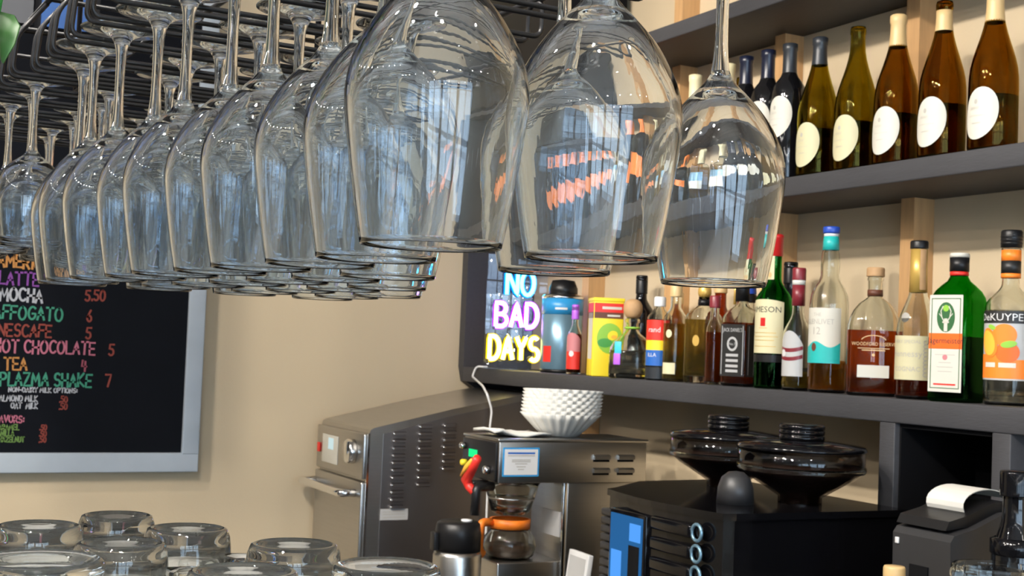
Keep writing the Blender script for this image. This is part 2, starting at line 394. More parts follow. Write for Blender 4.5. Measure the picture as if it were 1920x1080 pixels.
M['bulb'] = emis('festoon_bulb_glow', (1.0, .95, .88), 130)  # unseen bulb strings, added to put white specks on the glassware
bulb_me = MB().lathe([(0, -.046), (.011, -.043), (.018, -.034), (.020, -.024), (.017, -.014), (.010, -.004), (.006, 0), (0, 0)], 14).mesh('bulb', 'bulb')
sock_me = MB().lathe([(0, .026), (.007, .026), (.009, .0), (0, -.001)], 10).mesh('socket', 'blackp')
for q, (x0, y0, x1, y1, z) in enumerate(((-2.9, -.6, 1.9, -1.0, 2.55), (-2.9, -2.3, 1.9, -2.6, 2.5), (-2.2, -.3, -1.3, 3.4, 2.85), (-2.9, -3.2, 1.9, -3.9, 2.8))):
    t = thing('festoon_lights', ['string of bare bulbs crossing the room just behind the camera', 'string of bare bulbs crossing the far end of the room', 'string of bare bulbs running along the window side', 'string of bare bulbs before the far windows'][q], 'string lights', (x0, y0, z), 0, 'festoon strings in the room')
    n = 11; pts = [((x1 - x0) * i / 40, (y1 - y0) * i / 40, -.35 * math.sin(math.pi * i / 40)) for i in range(41)]
    tube('cable', 'blackp', t, pts, .004, 6)
    for i in range(n):
        k_ = (i + .5) / n; p = ((x1 - x0) * k_, (y1 - y0) * k_, -.35 * math.sin(math.pi * k_) - .03)
        so = link(sock_me, 'socket', t, p); link(bulb_me, 'bulb', so)

# ------------------------------------------------------------------ back-bar shelving
SX = 1.76
def shelf_board(name, label, z0, z1, y0=.9, y1=3.79):
    o = box(name, 'shelf', None, SX, 2.0, y0, y1, z0, z1, .003); return tag(o, label, 'shelf')
shelf_board('shelf_board', 'charcoal wooden shelf carrying the liquor bottles', 1.342, 1.387)
shelf_board('shelf_board', 'charcoal wooden shelf carrying the row of wine bottles', 1.792, 1.8325)
shelf_board('shelf_board', 'topmost charcoal wooden shelf above the wine bottles', 2.214, 2.25)
tag(MB().prism([(1.76, 1.387), (1.76, 2.214), (2.0, 2.214), (2.0, 1.22), (1.90, 1.26), (1.77, 1.342)], 'y', 3.79, 3.829).build('shelf_end_panel', 'shelf'),
    'charcoal end panel closing the shelves beside the neon sign', 'panel')
for i, yc in enumerate((1.194, 1.629, 2.064, 2.499, 2.934, 3.369)):
    for z0, z1 in ((.76, 1.342), (1.387, 1.792), (1.8325, 2.214), (2.25, 2.95)):
        if z0 < 1 and i != 5: continue
        o = struct('trim_%d' % (i + 1), 'stud', 1.945, 1.9995, yc - .019, yc + .019, z0, z1)
for y0, y1, lb in ((1.885, 1.925, 'charcoal upright divider left of the black cubbyhole'), (1.612, 1.652, 'charcoal upright divider behind the tall black bottle')):
    tag(box('upright_divider', 'shelf', None, SX, 1.96, y0, y1, .76, 1.342, .002), lb, 'divider')
lin = MB(); lin.box(1.961, 1.998, 1.653, 1.884, .76, 1.341); lin.box(1.772, 1.961, 1.653, 1.657, .76, 1.341); lin.box(1.772, 1.961, 1.880, 1.884, .76, 1.341); lin.box(1.772, 1.961, 1.657, 1.880, 1.334, 1.341)  # black sheets put the cubbyhole's shade into its back, sides and top
tag(lin.build('cubby_liner', 'shelf_dark'), 'black lining of the cubbyhole behind the printer', 'panel')
tag(box('back_counter', 'counter', None, 1.22, 1.999, .3, 3.829, .72, .76, .004), 'dark back counter carrying the coffee machines', 'counter')
cab = thing('base_cabinet', 'charcoal cabinet run under the back counter', 'cabinet', (0, 0, 0))
box('body', 'cabinet', cab, 1.28, 1.998, .32, 3.82, -.07, .72)
box('toe_kick', 'blackm', cab, 1.34, 1.998, .32, 3.82, -.15, -.07)
for i in range(6):
    d = box('door', 'cabinet', cab, 1.262, 1.28, .34 + i * .58, .90 + i * .58, -.05, .70, .003)
    tube('handle', 'chrome', d, [(1.262, .86 + i * .58, .45), (1.24, .86 + i * .58, .45), (1.24, .86 + i * .58, .59), (1.262, .86 + i * .58, .59)], .005)
t = thing('bar', 'short pale stone bar top under the upturned glass mugs', 'bar', (0, 0, 0))
box('bar_top', 'bartop', t, -.40, .43, -1.2, 1.22, 1.14, 1.187, .006); box('bar_body', 'cabinet', t, -.30, .36, -1.15, 1.18, -.15, 1.14)
sp = thing('speaker_box', 'plain black box standing on the topmost shelf by the corner', 'box', (1.88, 3.52, 2.25))
box('cabinet', 'blackm', sp, -.10, .10, -.27, .26, 0, .44, .006); box('front_grille', 'blackp', sp, -.108, -.10, -.25, .24, .03, .41, .003)

# ------------------------------------------------------------------ chalkboard
cb = thing('chalkboard', 'framed black chalkboard menu with coloured chalk lettering on tan wall', 'chalkboard', (.0, 3.805, 1.06))
cb.rotation_euler = (0, R(-.15), 0)
XL, XR, ZT = -.35, .945, 1.50
box('slate', 'chalk', cb, XL + .02, XR - .02, 0, .02, .02, ZT - .02)
for b in ((XL, XR, 0, .054), (XL, XR, ZT - .05, ZT)):
    box('frame_rail', 'chalk_frame', cb, b[0], b[1], -.012, .022, b[2], b[3], .003)
for a in ((XL, XL + .05), (XR - .048, XR)):
    box('frame_stile', 'chalk_frame', cb, a[0], a[1], -.013, .022, .05, ZT - .049, .003)
CK = {'w': (.42, .43, .46), 'p': (.22, .06, .30), 'o': (.50, .22, .06), 'g': (.05, .27, .17), 'r': (.26, .05, .035), 'k': (.48, .14, .20), 'l': (.14, .25, .06), 'pk': (.30, .07, .10)}
for k_, c in CK.items(): M['chalk_' + k_] = mat('chalk_stroke_' + k_, c, .9, noise=.35, scale=260)
def chalk(t, c, xr, z, h, wd=.0052, xs=.82):   # right end xr and baseline z in world units
    x = xr - twidth(t) * h * xs
    word('lettering', 'chalk_' + c, cb, t, h, wd, lambda s, q: (s, -.0006, q), x, z - 1.06 + .045, .05, xs=xs)
chalk('MACCHIATO', 'p', .66, 1.606, .034); chalk('AMERICANO', 'o', .556, 1.566, .032, .0058); chalk('LATTE', 'p', .488, 1.520, .033)
chalk('MOCHA', 'w', .500, 1.476, .033, .0062); chalk('5.50', 'r', .665, 1.487, .028); chalk('AFFOGATO', 'g', .555, 1.428, .034, .0055)
chalk('6', 'r', .632, 1.430, .030); chalk('NESCAFE', 'r', .528, 1.382, .032); chalk('5', 'r', .632, 1.382, .030)
chalk('HOT CHOCOLATE', 'k', .645, 1.338, .033, xs=.80); chalk('5', 'r', .696, 1.339, .030); chalk('TEA', 'o', .470, 1.292, .032); chalk('4', 'pk', .625, 1.294, .028)
chalk('PLAZMA SHAKE', 'g', .640, 1.250, .034, .0056, xs=.78); chalk('7', 'r', .694, 1.252, .032)
chalk('NON-DAIRY MILK OPTIONS:', 'w', .604, 1.232, .012, .003, xs=.95); chalk('ALMOND MILK', 'w', .502, 1.207, .015, .0032); chalk('OAT  MILK', 'w', .503, 1.188, .014, .0032)
chalk('.50', 'r', .580, 1.206, .016, .0034); chalk('.50', 'r', .580, 1.187, .016, .0034); chalk('FLAVORS:', 'k', .470, 1.150, .018, .0036)
chalk('CARAMEL', 'l', .459, 1.130, .014, .0032); chalk('VANILLA', 'l', .447, 1.114, .013, .0032); chalk('HAZELNUT', 'l', .474, 1.098, .013, .0032)
for z in (1.130, 1.113, 1.097): chalk('.50', 'r', .530, z, .014, .0034)
# dark lattice panel with grey and blue squares hanging beyond the rack
lt = thing('lattice_panel', 'dark hanging lattice panel with grey and blue squares behind the plant', 'panel', (0, 2.6, 2.0))
box('backing', 'shelf_dark', lt, -.30, .415, 0, .02, 0, .94)
C_('pane_grey', (.05, .052, .058), .5, spec=.2); C_('pane_blue', (.02, .055, .16), .4, spec=.2)
for i in range(7):
    for j in range(9): box('panel', 'pane_blue' if (i * 2 + j) % 3 == 0 else 'pane_grey', lt, -.29 + i * .1, -.205 + i * .1, -.008, 0, .012 + j * .103, .10 + j * .103)

# ------------------------------------------------------------------ hanging glass rack
TH = R(2.5); ct, st = math.cos(TH), math.sin(TH)
ZF = 1.7475                                # upper face of the hanging feet
CH = [.612, .742, .8405, .9375, 1.0345, 1.1315, 1.2285, 1.3255, 1.4225, 1.5195]
CH2 = [1.665 + .092 * i for i in range(6)]
def uv(u, v, z=0): return (u * ct - v * st, u * st + v * ct, z)
RZ = ZF - .0053
def round_path(pts, r, n=5):
    out = [Vector(pts[0])]
    for a, b, c in zip(pts, pts[1:], pts[2:]):
        a, b, c = Vector(a), Vector(b), Vector(c)
        p = b + (a - b).normalized() * r; q = b + (c - b).normalized() * r
        for i in range(n + 1):
            t_ = i / n; out.append(p * (1 - t_) ** 2 + b * 2 * t_ * (1 - t_) + q * t_ ** 2)
    out.append(Vector(pts[-1])); return out
def rack(name, label, chans, u0, u1, gap):
    rk = thing(name, label, 'glass rack', uv(0, 0, 0), TH)
    edges = [chans[0] - gap - .013] + [(a + b) / 2 for a, b in zip(chans, chans[1:])] + [chans[-1] + gap + .013]
    for i, e in enumerate(edges):
        lo = chans[i - 1] + gap if i else e - .013
        hi = chans[i] - gap if i < len(chans) else e + .013
        P = []
        pts = [(u0 + .035, lo, RZ + .085), (u0 + .004, lo, RZ + .045), (u0, lo, RZ), (u1, lo, RZ), (u1, lo, RZ + .035), (u1, hi, RZ + .035), (u1, hi, RZ), (u0, hi, RZ), (u0 + .004, hi, RZ + .045), (u0 + .035, hi, RZ + .085)]
        tube('guide_wire', 'black_wire', rk, round_path(pts, .011), .0026, 8)
    for u in (u0 + .035, (u0 + u1) / 2, u1):
        zz = RZ + (.0876 if u < u1 else .0376)
        tube('cross_bar', 'black_wire', rk, [(u, edges[0] - .03, zz), (u, edges[-1] + .03, zz)], .0035, 8)
    for u, z in ((u0 + .035, RZ + .0876), ((u0 + u1) / 2, RZ + .0876), (u1, RZ + .0376)):
        for v in (edges[0] - .02, edges[-1] + .02):
            tube('hanger_rod', 'black_wire', rk, [(u, v, z), (u, v, 2.95)], .004, 8)
    for v in edges[::2]:
        tube('top_brace', 'black_wire', rk, [(u0 + .035, v, RZ + .0938), (u1 + .01, v, RZ + .0938)], .003, 6)
    return rk
rack('glass_rack', 'black wire stemware rack holding the large wine glasses', CH, .2515, .622, .0355)
rack('glass_rack', 'farther black wire stemware rack holding the smaller wine glasses', CH2, .235, .60, .031)

def spline(pts, n):
    out = []
    P = [pts[0]] + list(pts) + [pts[-1]]
    for i in range(1, len(P) - 2):
        for k in range(n):
            t_ = k / n; q = []
            for d in (0, 1):
                a, b, c, e = (P[i + j][d] for j in (-1, 0, 1, 2))
                q.append(.5 * (2 * b + (c - a) * t_ + (2 * a - 5 * b + 4 * c - e) * t_ ** 2 + (3 * b - 3 * c + e - a) * t_ ** 3))
            out.append((max(q[0], 0), q[1]))
    out.append(pts[-1]); return out
def wine_glass_meshes(pre, foot, stem, outer, inner, seg):
    return [MB().lathe(foot, seg).mesh(pre + '_foot', 'glass'), MB().lathe(stem, seg).mesh(pre + '_stem', 'glass'), MB().lathe(outer + inner, seg).mesh(pre + '_bowl', 'glass')]
ft = [(0, 0), (.020, -.0002), (.037, 0)] + [(.0395, -.0004), (.040, -.0013), (.0393, -.0021), (.036, -.0026), (.026, -.0036), (.016, -.0062), (.0095, -.0105), (.0068, -.016)]
ft = ft[:3] + spline(ft[3:], 2)
sm = spline([(.0068, -.016), (.0052, -.024), (.0046, -.040), (.0044, -.060), (.0047, -.078), (.0056, -.090), (.0066, -.097)], 3)
bo = spline([(.0066, -.097), (.0084, -.1015), (.0125, -.107), (.0190, -.1135), (.0262, -.1215), (.0335, -.131), (.0400, -.1420), (.0446, -.1530), (.0470, -.1640), (.0474, -.1740), (.0463, -.1860), (.0440, -.2030), (.0414, -.2200), (.0386, -.2360), (.0364, -.2470)], 3)
bi = [(.0357, -.2476)] + spline([(.0350, -.2468), (.0371, -.2360), (.0398, -.2200), (.0423, -.2030), (.0445, -.1860), (.0455, -.1745), (.0449, -.1655), (.0424, -.1555), (.0378, -.1455), (.0312, -.1352), (.0240, -.1265), (.0165, -.1195), (.0085, -.1152), (0, -.1138)], 3)
WG = wine_glass_meshes('wine_glass', ft, sm, bo, bi, 40)
def sc2(p, a, b): return [(r * a, z * b) for r, z in p]
ft2 = sc2(ft, .86, .9)
sm2 = spline([(.0068 * .86, -.016 * .9), (.0042, -.026), (.0036, -.04), (.0037, -.06), (.0046, -.078), (.0062, -.086)], 3)
bo2 = spline([(.0062, -.086), (.011, -.092), (.020, -.099), (.029, -.108), (.036, -.122), (.0392, -.140), (.0388, -.156), (.0362, -.175), (.0335, -.194)], 3)
bi2 = [(.0328, -.1945)] + spline([(.0322, -.194), (.0348, -.175), (.0374, -.156), (.0377, -.141), (.0342, -.125), (.027, -.112), (.018, -.104), (.008, -.0985), (0, -.0965)], 3)
WG2 = wine_glass_meshes('small_wine_glass', ft2, sm2, bo2, bi2, 32)
def hang(name, ms, label, group, u, v, tilt=True):
    t = thing(name, label, 'wine glass', uv(u, v, ZF), random.uniform(0, 6.28), group)
    for n_, me in zip(('foot', 'stem', 'bowl'), ms): link(me, n_, t)
DROP = {(2, 1), (2, 2), (2, 3), (3, 2), (3, 3), (4, 2), (4, 3), (5, 3), (6, 3)}
FR = [.293, .322, .324, .316, .314, .306, .303, .294, .288, .295]
for c, v in enumerate(CH):
    us = [FR[c] + j * .0985 + random.uniform(0, .003) for j in range(4)]
    if c == 0: us = [.2955, .3925]
    if c == 1: us = [.322, .448, .578]
    for j, u in enumerate(us):
        if u > .60 or (c, j) in DROP: continue
        hang('wine_glass', WG, 'large wine glass hanging %s from the hooked end in the %s rack channel' % (ORD[j], ORD[c]), 'large wine glasses in the near rack', u, v)
for c, v in enumerate(CH2):
    for j in range(4):
        u = .272 + j * .086 + (c % 2) * .012
        hang('small_wine_glass', WG2, 'smaller wine glass hanging %s in channel %s of the farther rack' % (ORD[j], ORD[c]), 'smaller wine glasses in the farther rack', u, v)

# trailing plant beside the rack
pl = thing('trailing_plant', 'green trailing plant hanging beside the glass rack', 'plant', (.041, 1.055, 1.585))
lathe('pot', 'terracotta', pl, [(0, .30), (.05, .30), (.065, .42), (.07, .42), (.07, .44), (.062, .44), (.046, .31), (0, .31)], 24)
for a in (0, 2.1, 4.2): tube('hanger_cord', 'blackp', pl, [(.066 * math.cos(a), .066 * math.sin(a), .44), (0, 0, .75), (0, 0, 1.33)], .0015, 5)
lf = [(0, 0), (.010, .012), (.013, .026), (.008, .042), (0, .056), (-.008, .042), (-.013, .026), (-.010, .012)]
leaf_me = {}
for k_ in ('leaf', 'leaf2'):
    V = []
    for z in (.0006, -.0006): V += [(x, y, z + abs(x) * .35 - y * y * 3) for x, y in lf]
    leaf_me[k_] = MB().add(V, [tuple(range(8)), tuple(range(8, 16))[::-1]] + [(i, (i + 1) % 8, 8 + (i + 1) % 8, 8 + i) for i in range(8)]).mesh('leaf', k_)
vines = [[(.05, .0, .40), (.075, .0, .38), (.07, -.01, .25), (.055, 0, .10)], [(-.03, -.03, .42), (-.03, -.08, .36), (-.02, -.08, .2), (-.03, -.07, .08)], [(.04, .03, .42), (.06, .05, .34), (.045, .03, .2), (.03, .02, .10)], [(.02, -.03, .42), (.04, -.06, .36), (.03, -.05, .22), (.03, -.04, .12)]]
for vn in vines:
    p = round_path(vn, .02, 4); tube('vine', 'green', pl, p, .0015, 5)
    for i in range(9):
        q = Vector(p[0]).lerp(Vector(p[-1]), 0); tt = i / 8 * (len(p) - 1); a = int(min(tt, len(p) - 2)); q = Vector(p[a]).lerp(Vector(p[a + 1]), tt - a)
        o = link(leaf_me['leaf2' if i % 3 == 0 else 'leaf'], 'leaf', pl, q); s_ = random.uniform(.8, 1.15); o.scale = (s_, s_, s_)
        o.rotation_euler = (R(random.uniform(-150, -70)), R(random.uniform(-40, 40)), random.uniform(0, 6.28))

# ------------------------------------------------------------------ bottles
def shell(outer, t_, bt):
    inn = [(max(p[0] - t_, 0),) + tuple(p[1:]) for p in outer if p[1] > bt + .001 and p[0] > t_]
    b0 = [p for p in outer if p[1] <= bt + .001 and p[0] > 0]
    nb = (b0[-1][2],) if b0 and len(b0[-1]) > 2 else ()
    return outer + inn[::-1] + [(max(b0[-1][0] - t_ * 1.6, .001), bt) + nb, (0, bt)]
def at_z(outer, z):
    for p, q in zip(outer, outer[1:]):
        if p[1] <= z <= q[1] and q[1] > p[1]:
            k_ = (z - p[1]) / (q[1] - p[1]); return p[0] + (q[0] - p[0]) * k_, tuple(p[2:3])
    return outer[-1][0], tuple(outer[-1][2:3])
def inside(outer, t_, bt, level):
    e = t_ - .0004
    zs = [bt + .001, bt + .004] + [p[1] for p in outer if bt + .005 < p[1] < level - .001] + [level]
    res = []
    for i, z in enumerate(zs):
        r, ex = at_z(outer, z); res.append((max(r - (e * 1.6 if i == 0 else e), .001), z) + ex)
    return [(0, bt + .001)] + res + [(0, level)]
def bottle(name, label, loc, gm, prof, liquid=None, rz=0, t_=.0022, bt=.006, seg=36, solid=False, sx=1, sy=1, group='liquor bottles on the back-bar shelf', cat='bottle', smooth=5):
    b = thing(name, label, cat, loc, 0, group)
    prof = [tuple(p) for p in prof]
    if gm:
        o = MB().lathe(prof if solid else shell(prof, t_, bt), seg, sx=sx, sy=sy).build('glass_body', gm, b, rot=(0, 0, rz))
    if liquid:
        MB().lathe(inside(prof, t_, bt, liquid[1]), seg, sx=sx, sy=sy).build('liquid', liquid[0], b, rot=(0, 0, rz))
    return b
def round_prof(h, r, zs, zn, rn, lip=.0015, k=None):
    """base, body to zs, shoulder curve to neck at zn, neck to h"""
    P = [(0, 0), (r * .9, 0), (r * .98, .0025), (r, .007), (r, zs * .5), (r, zs)]
    n = 7
    for i in range(1, n):
        t_ = i / n; s_ = t_ * t_ * (3 - 2 * t_)
        P.append((r + (rn - r) * s_, zs + (zn - zs) * t_))
    P += [(rn, zn), (rn * .97, (zn + h) / 2), (rn, h - .012), (rn + lip, h - .010), (rn + lip, h - .001), (rn, h)]
    return P
def cap(parent, m, z0, z1, r, name='cap', r2=None):
    r2 = r2 or r
    return lathe(name, m, parent, [(0, z0), (r, z0), (r, z0 + .002), (r2, z1 - .003), (r2 - .0015, z1), (0, z1)], 24)
def sleeve(parent, m, z0, z1, r0, r1, name='foil'):
    return lathe(name, m, parent, [(r0 - .0008, z0), (r0, z0), (r1, z1), (r1 - .0008, z1)], 24)

# ---- wine bottles on the middle shelf ----
ZM = 1.8325
BURG = [(0, 0), (.036, 0), (.0415, .003), (.0430, .009), (.0430, .06), (.0430, .115), (.0424, .135), (.0405, .152), (.0370, .168), (.0322, .184), (.0270, .200), (.0222, .216), (.0184, .231), (.0158, .246), (.0146, .262), (.0143, .280), (.0157, .283), (.0157, .291), (.0145, .297)]
BORD = [(0, 0), (.033, 0), (.0375, .003), (.0385, .009), (.0385, .10), (.0385, .180), (.0378, .193), (.0345, .207), (.0270, .220), (.0195, .230), (.0155, .240), (.0145, .256), (.0145, .285), (.0158, .288), (.0158, .297), (.0145, .302)]
def egg(b, r, a0, zc, hw, hh, m, emb=True):
    f = cyl(r, a0); disc('label', m, b, f, 0, zc, hw, hh, R(-14), 32)
    if emb:
        g = lift(f, .0003)
        disc('label_emblem', 'greyink', b, g, -.006, zc + hh * .45, .0035, .0045)
        for i, (dz, w) in enumerate(((.16, .012), (-.1, .016), (-.38, .008))):
            mb = MB()
            for q in range(7 if i == 0 else 10): ribbon(mb, [(-.006 - w + q * w * 2 / 9, zc + hh * dz), (-.006 - w + q * w * 2 / 9 + .0016, zc + hh * dz + (.004 if i == 0 else .0012))], .0007, g)
            mb.build('label_print', 'greyink', b)
WP = [(1.721, 'w5'), (1.841, 'w4'), (1.965, 'w3'), (2.080, 'w2'), (2.197, 'w1'), (2.296, 'r3'), (2.372, 'r2'), (2.452, 'r1')]
wl = {'w5': 'amber wine bottle with tan foil and white label, nearest the right edge', 'w4': 'amber wine bottle with tan foil sleeve and uncovered dark mouth',
      'w3': 'amber wine bottle with full tan foil, just left of the wooden stud', 'w2': 'olive wine bottle with bare open neck and pale yellow label',
      'w1': 'olive wine bottle with slate foil and pale yellow label', 'r3': 'dark red-wine bottle with white label next to the slate-foiled bottle',
      'r2': 'middle dark red-wine bottle of the three with white labels', 'r1': 'dark red-wine bottle with navy foil, leftmost of the three'}
for Y, k_ in WP:
    if k_[0] == 'w':
        b = bottle('wine_bottle', wl[k_], (1.815 if k_ != 'w4' else 1.812, Y, ZM), 'g_amber' if k_ in ('w5', 'w4', 'w3') else 'g_olive', BURG, ('l_wine', .10), group='wine bottles on the middle shelf', t_=.003)
        egg(b, .0430, R(190), .066, .034, .047, 'offwhite' if k_ in ('w5', 'w4', 'w3') else 'yellowlab')
        if k_ in ('w5', 'w3'): lathe('foil', 'tan_foil', b, [(.0178, .234), (.0162, .248), (.0152, .264), (.0150, .280), (.0164, .283), (.0164, .296), (.013, .2985), (0, .2985)], 24)
        if k_ == 'w4': lathe('foil', 'tan_foil', b, [(.0168, .241), (.0156, .254), (.0150, .268), (.0149, .280), (.0142, .280)], 24); cap(b, 'blackp', .2965, .300, .010, 'mouth_plug')
        if k_ == 'w1': lathe('foil', 'slate_foil', b, [(.0172, .238), (.0158, .250), (.0151, .268), (.0150, .280), (.0164, .283), (.0164, .296), (.013, .2985), (0, .2985)], 24)
    else:
        b = bottle('red_wine_bottle', wl[k_], (1.815, Y, ZM), 'g_dark', BORD, None, group='wine bottles on the middle shelf', solid=True)
        egg(b, .0385, R(192), .138, .034, .046, 'offwhite')
        lathe('foil', 'navy_foil' if k_ != 'r3' else 'slate_foil', b, [(.0162, .238), (.0153, .250), (.0152, .286), (.0165, .289), (.0165, .302), (.013, .3035), (0, .3035)], 24)
for i, (X, Y) in enumerate(((1.83, 2.540), (1.84, 2.69))):
    b = bottle('pale_wine_bottle', ['pale gold bottle with cream foil behind the third hanging glass', 'pale gold bottle with cream foil, next to the orange-capped row'][i], (X, Y, ZM), 'g_clear', BORD, ('l_gold', .2), group='wine bottles on the middle shelf')
    lathe('foil', 'cream_foil', b, [(.0162, .238), (.0153, .250), (.0152, .286), (.0165, .289), (.0165, .302), (.013, .3035), (0, .3035)], 24)
    f = cyl(.0385, R(195)); strip('label', 'offwhite', b, f, -.036, .036, .05, .15); strip('label_band', 'steel_blue', b, lift(f, .0003), -.036, .036, .105, .15)
b = bottle('green_wine_bottle', 'pale green wine bottle between the two cream-foiled bottles', (1.93, 2.62, ZM), 'g_olive', BURG, ('l_wine', .16), group='wine bottles on the middle shelf')
for i in range(9):
    b = bottle('orange_capped_bottle', 'black bottle with orange foil and orange label, %s from the pale bottles' % ORD[i], (1.815, 2.79 + i * .092, ZM), 'g_dark', BORD, None, group='orange-capped bottles on the middle shelf', solid=True)
    lathe('foil', 'orange_foil', b, [(.0190, .232), (.0160, .242), (.0153, .254), (.0152, .286), (.0165, .289), (.0165, .302), (.013, .3035), (0, .3035)], 24)
    strip('label', 'orange_foil', b, cyl(.0385, R(200)), -.038, .038, lambda u: .075 - .012 * u, lambda u: .125 - .012 * u)

# ---- liquor bottles on the lower shelf ----
ZL = 1.387
def at(x, y): return (x, y, ZL)
# green whiskey bottle with red cap
b = bottle('whiskey_bottle', 'green whiskey bottle with red cap and cream label', at(1.815, 2.324), 'g_green', round_prof(.330, .0390, .190, .238, .0145), ('l_dark', .17), t_=.0025)
lathe('cap', 'red_foil', b, [(.0150, .287), (.0166, .288), (.0166, .326), (.0175, .327), (.0175, .332), (.014, .335), (0, .335)], 24)
f = cyl(.0390, R(198)); strip('label', 'cream', b, f, -.050, .046, .076, lambda u: .186 + .006 * (1 - u * u), 24)
strip('neck_strip', 'cream', b, cyl(.0152, R(190)), -.010, .010, .236, .287)
disc('neck_seal', 'tan_foil', b, cyl(.0152, R(190), .0009), 0, .246, .005, .006)
g = lift(f, .0004); ftext('lettering', 'ink', b, 'JAMESON', .0125, g, .0, .164, 1.05)
strip('label_crest', 'red_foil', b, g, -.006, .006, .134, .152, 3); strip('label_print', 'tan_foil', b, g, -.010, .010, .129, .131, 4)
for z, w in ((.119, .030), (.111, .034), (.103, .026), (.090, .030)): strip('label_print', 'gold', b, g, -w, w, z, z + .0012, 10)
strip('lower_band', 'blackp', b, f, -.050, .046, .057, .073, 20)
# small clear bottle with burgundy neck
b = bottle('gin_bottle', 'small clear bottle with burgundy neck foil and red script label', at(1.805, 2.229), 'g_clear', round_prof(.255, .0300, .115, .165, .0125), ('l_gold', .035))
sleeve(b, 'burgundy_foil', .178, .222, .0138, .0136); sleeve(b, 'paper', .222, .232, .0140, .0140, 'neck_band'); cap(b, 'burgundy_foil', .232, .258, .0145)
f = cyl(.0300, R(198)); g = lift(f, .0004)
strip('label', 'silverink', b, f, -.030, .030, lambda u: .030, lambda u: .095 + .03 * (1 - u * u))
for z in (.084, .066): strip('label_band', 'burgundy_foil', b, g, -.029, .029, lambda u, z=z: z - .004 + .006 * u * u, lambda u, z=z: z + .004 + .006 * u * u)
disc('label_seal', 'white', b, g, -.016, .078, .008, .008)
# black bottle behind
b = bottle('black_bottle', 'slim black bottle standing behind the burgundy-necked bottle', at(1.915, 2.395), 'g_dark', round_prof(.280, .034, .16, .21, .0145), None, solid=True); cap(b, 'blackp', .235, .284, .0158)
# tall clear whisky, teal neck, blue cap
b = bottle('whisky_bottle', 'tall clear whisky bottle with blue cap and white and teal label', at(1.815, 2.143), 'g_clear',
           [(0, 0), (.034, 0), (.0385, .003), (.0395, .009), (.0395, .15), (.0395, .180), (.0375, .198), (.031, .214), (.0225, .227), (.0190, .240), (.0195, .262), (.0180, .285), (.0150, .298), (.0142, .318), (.0142, .326)], ('l_whisky', .062))
sleeve(b, 'teal', .292, .320, .0172, .0152); lathe('cap', 'royal_blue', b, [(0, .3262), (.0165, .3262), (.0172, .330), (.0172, .337), (.0165, .340), (0, .340)], 24); sleeve(b, 'white', .3195, .3262, .0150, .0150, 'neck_band')
f = cyl(.0395, R(203)); g = lift(f, .0004)
strip('label', 'offwhite', b, f, -.052, .044, .060, .172, 24)
strip('label_base', 'teal', b, g, -.052, .044, .060, lambda u: .098 + .006 * math.sin(u * 5 + 2), 24)
ftext('lettering', 'greyink', b, 'THE', .007, g, -.006, .155); ftext('lettering', 'greyink', b, 'GLENLIVET', .0105, g, -.004, .139, .9); ftext('lettering', 'greyink', b, '12', .015, g, -.008, .118)
disc('label_emblem', 'brown_print', b, lift(f, .0008), -.012, .092, .006, .0085)
# bourbon flask
FL = [(0, 0, 3), (.046, 0, 3), (.0505, .003, 3), (.0515, .008, 3), (.0515, .06, 3), (.0515, .125, 3), (.0505, .138, 2.8), (.047, .153, 2.5), (.040, .168, 2.2), (.030, .181, 2), (.019, .189, 2), (.0145, .193, 2), (.0140, .205, 2), (.0140, .225, 2), (.0155, .227, 2), (.0155, .232, 2), (.014, .234, 2)]
b = bottle('bourbon_bottle', 'broad-shouldered clear bottle of red-brown bourbon with round stopper', at(1.82, 2.014), 'g_clear', FL, ('l_bourbon', .128), rz=R(20), sy=.62, sx=1)
b.rotation_euler = (0, 0, R(-62))
cap(b, 'cork', .2342, .252, .0175, 'stopper'); sleeve(b, 'brown_print', .196, .208, .0152, .0150, 'neck_band')
f = flat(.0319, R(-90 + 20)); g = lift(f, .0003)
strip('label', 'offwhite', b, f, -.030, .030, .036, .060, 4)
ftext('lettering', 'tan_foil', b, 'WOODFORD RESERVE', .0068, f, 0, .098, .85); strip('lettering_rule', 'tan_foil', b, f, -.030, .030, .092, .0935, 4)
strip('label_print', 'tan_foil', b, f, -.022, .022, .088, .090, 4); disc('label_emblem', 'tan_foil', b, f, 0, .080, .003, .003)
mb = MB(); ribbon(mb, arc(0, .106, .024, .012, 20, 160, 10), .0016, f); mb.build('label_print', 'tan_foil', b)
# cognac with cream label and gold neck
b = bottle('cognac_bottle', 'clear brandy bottle with gold neck foil and cream label', at(1.815, 1.892), 'g_clear',
           [(0, 0), (.034, 0), (.0375, .003), (.0382, .009), (.0385, .07), (.0385, .120), (.0365, .140), (.031, .160), (.0235, .178), (.0175, .195), (.0150, .212), (.0140, .24), (.0138, .284), (.0138, .288)], ('l_cognac', .115))
sleeve(b, 'gold', .200, .282, .0168, .0152); cap(b, 'blackp', .283, .298, .0168); strip('neck_strip', 'cork', b, cyl(.016, R(255), .0012), -.006, .006, .205, .281, 6)
f = cyl(.0388, R(206)); g = lift(f, .0004)
strip('label', 'yellowlab', b, f, -.044, .040, .036, .118, 24)
ftext('lettering', 'greyink', b, 'Hennessy', .0115, g, -.008, .079, 1.0); ftext('lettering', 'greyink', b, 'VERY SPECIAL', .0062, g, -.006, .104); ftext('lettering', 'greyink', b, 'COGNAC', .0085, g, -.006, .052)
mb = MB()
for i in range(9):
    z = .046 + i * .0075; ribbon(mb, arc(.030, z, .004, .0035, 90, 300, 6), .0016, g)
mb.build('label_vine', 'greyink', b)
disc('shoulder_seal', 'greyink', b, cyl(.033, R(192), .0005), -.004, .152, .010, .009, R(30))
